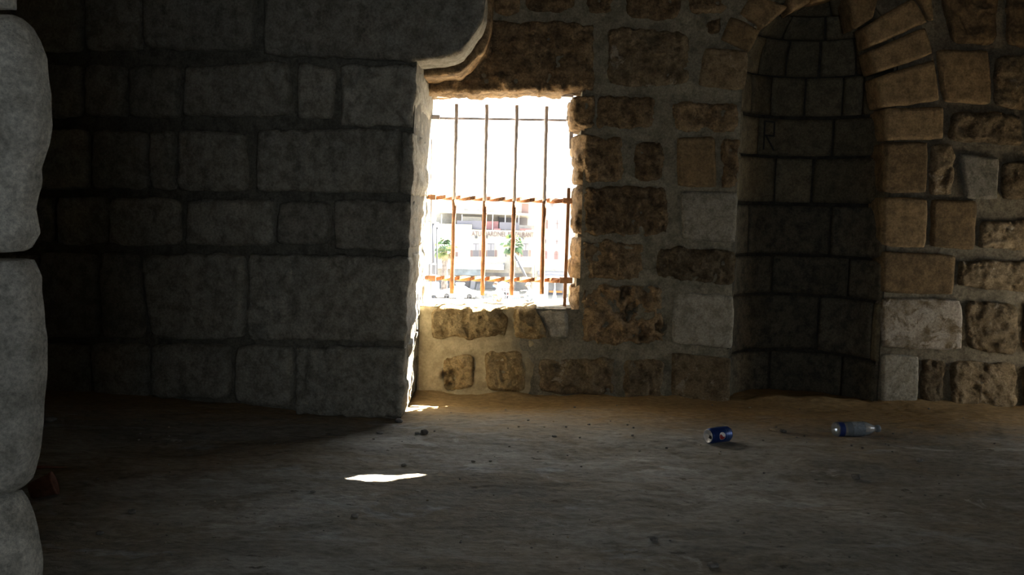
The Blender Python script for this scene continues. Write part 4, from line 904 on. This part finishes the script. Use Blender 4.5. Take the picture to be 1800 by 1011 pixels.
pebble(701, 740, 12, 'dark stone fragment leaning at the foot of the pier corner', sd=4, flat=.7, el=1.3, yaw=-.6)
pebble(832, 808, 8, 'small dark pebble right of the sunlit patch, left of its pair', sd=5); pebble(862, 807, 6, 'tiny dark pebble right of the sunlit patch, right of its pair', sd=6)
pebble(710, 814, 10, 'flat dark pebble just behind the sunlit patch', sd=7, flat=.4)
pebble(550, 866, 9, 'round dark pebble left of and nearer than the sunlit patch', sd=8)
pebble(624, 904, 14, 'grey half buried pebble nearer the viewer than the sunlit patch', sd=9, flat=.5)
pebble(232, 899, 15, 'flat dark pebble on the dark floor at left, farther of two', sd=10, flat=.45); pebble(176, 937, 14, 'flat dark pebble on the dark floor at left, nearer of two', sd=11, flat=.45)
pebble(1149, 956, 15, 'half buried grey pebble at the lower right of the floor', sd=12, flat=.5); pebble(1253, 996, 21, 'broad flat grey pebble at the bottom edge of the floor', sd=13, flat=.4)
pebble(1616, 808, 12, 'dark pebble on the right floor below the plastered block', sd=14, flat=.6); pebble(1505, 837, 16, 'crumbly brown clod on the right floor below the bottle', sd=15, flat=.6)
pebble(974, 771, 9, 'flat dark chip on the sandy floor below the window', sd=16, flat=.4); pebble(1376, 758, 12, 'flat brown chip between the can and the bottle', sd=17, flat=.5)
pebble(1357, 755, 9, 'thin pale stick end between the can and the bottle', mat='pebble_pale', sd=18, flat=.35, el=1.6, yaw=-.5, name='stick_end')
pebble(85, 739, 26, 'dark flat stone on the shadowed floor behind the clay cup', sd=19, flat=.35)
twig = PF(70, 829); tw = MB().tube([(twig[0] - .07, twig[1] - .02, .012), (twig[0], twig[1], .016), (twig[0] + .09, twig[1] + .015, .012)], [.004, .006, .003], 6).build('twig', M['clay'], None, True)
tag(tw, 'short dark twig lying behind the clay cup', 'twig')
rg = random.Random(11); bits = []
while len(bits) < 150:
    x, y = rg.uniform(150, 1780), 1011 - (rg.random() ** 1.7) * 280 * rg.choice((1, 1, .9))
    y = rg.uniform(715, 1005) if rg.random() < .6 else rg.uniform(712, 800)
    p = PF(x, y)
    if p[0] < -.5 and p[1] > 3.9 or p[1] > YB - .1: continue
    if p[0] < JX + .05 and p[1] > 3.95: continue
    bits.append((x, y, rg.uniform(2.2, 5.5)))
for i, (x, y, w) in enumerate(bits):
    pebble(x, y, w, 'tiny crumb of stone scattered on the earth floor', 'stone crumbs scattered on the floor', 'pebble' if i % 4 else 'pebble_pale', .55, 200 + i, 'stone_crumb', rg.uniform(0, 3))
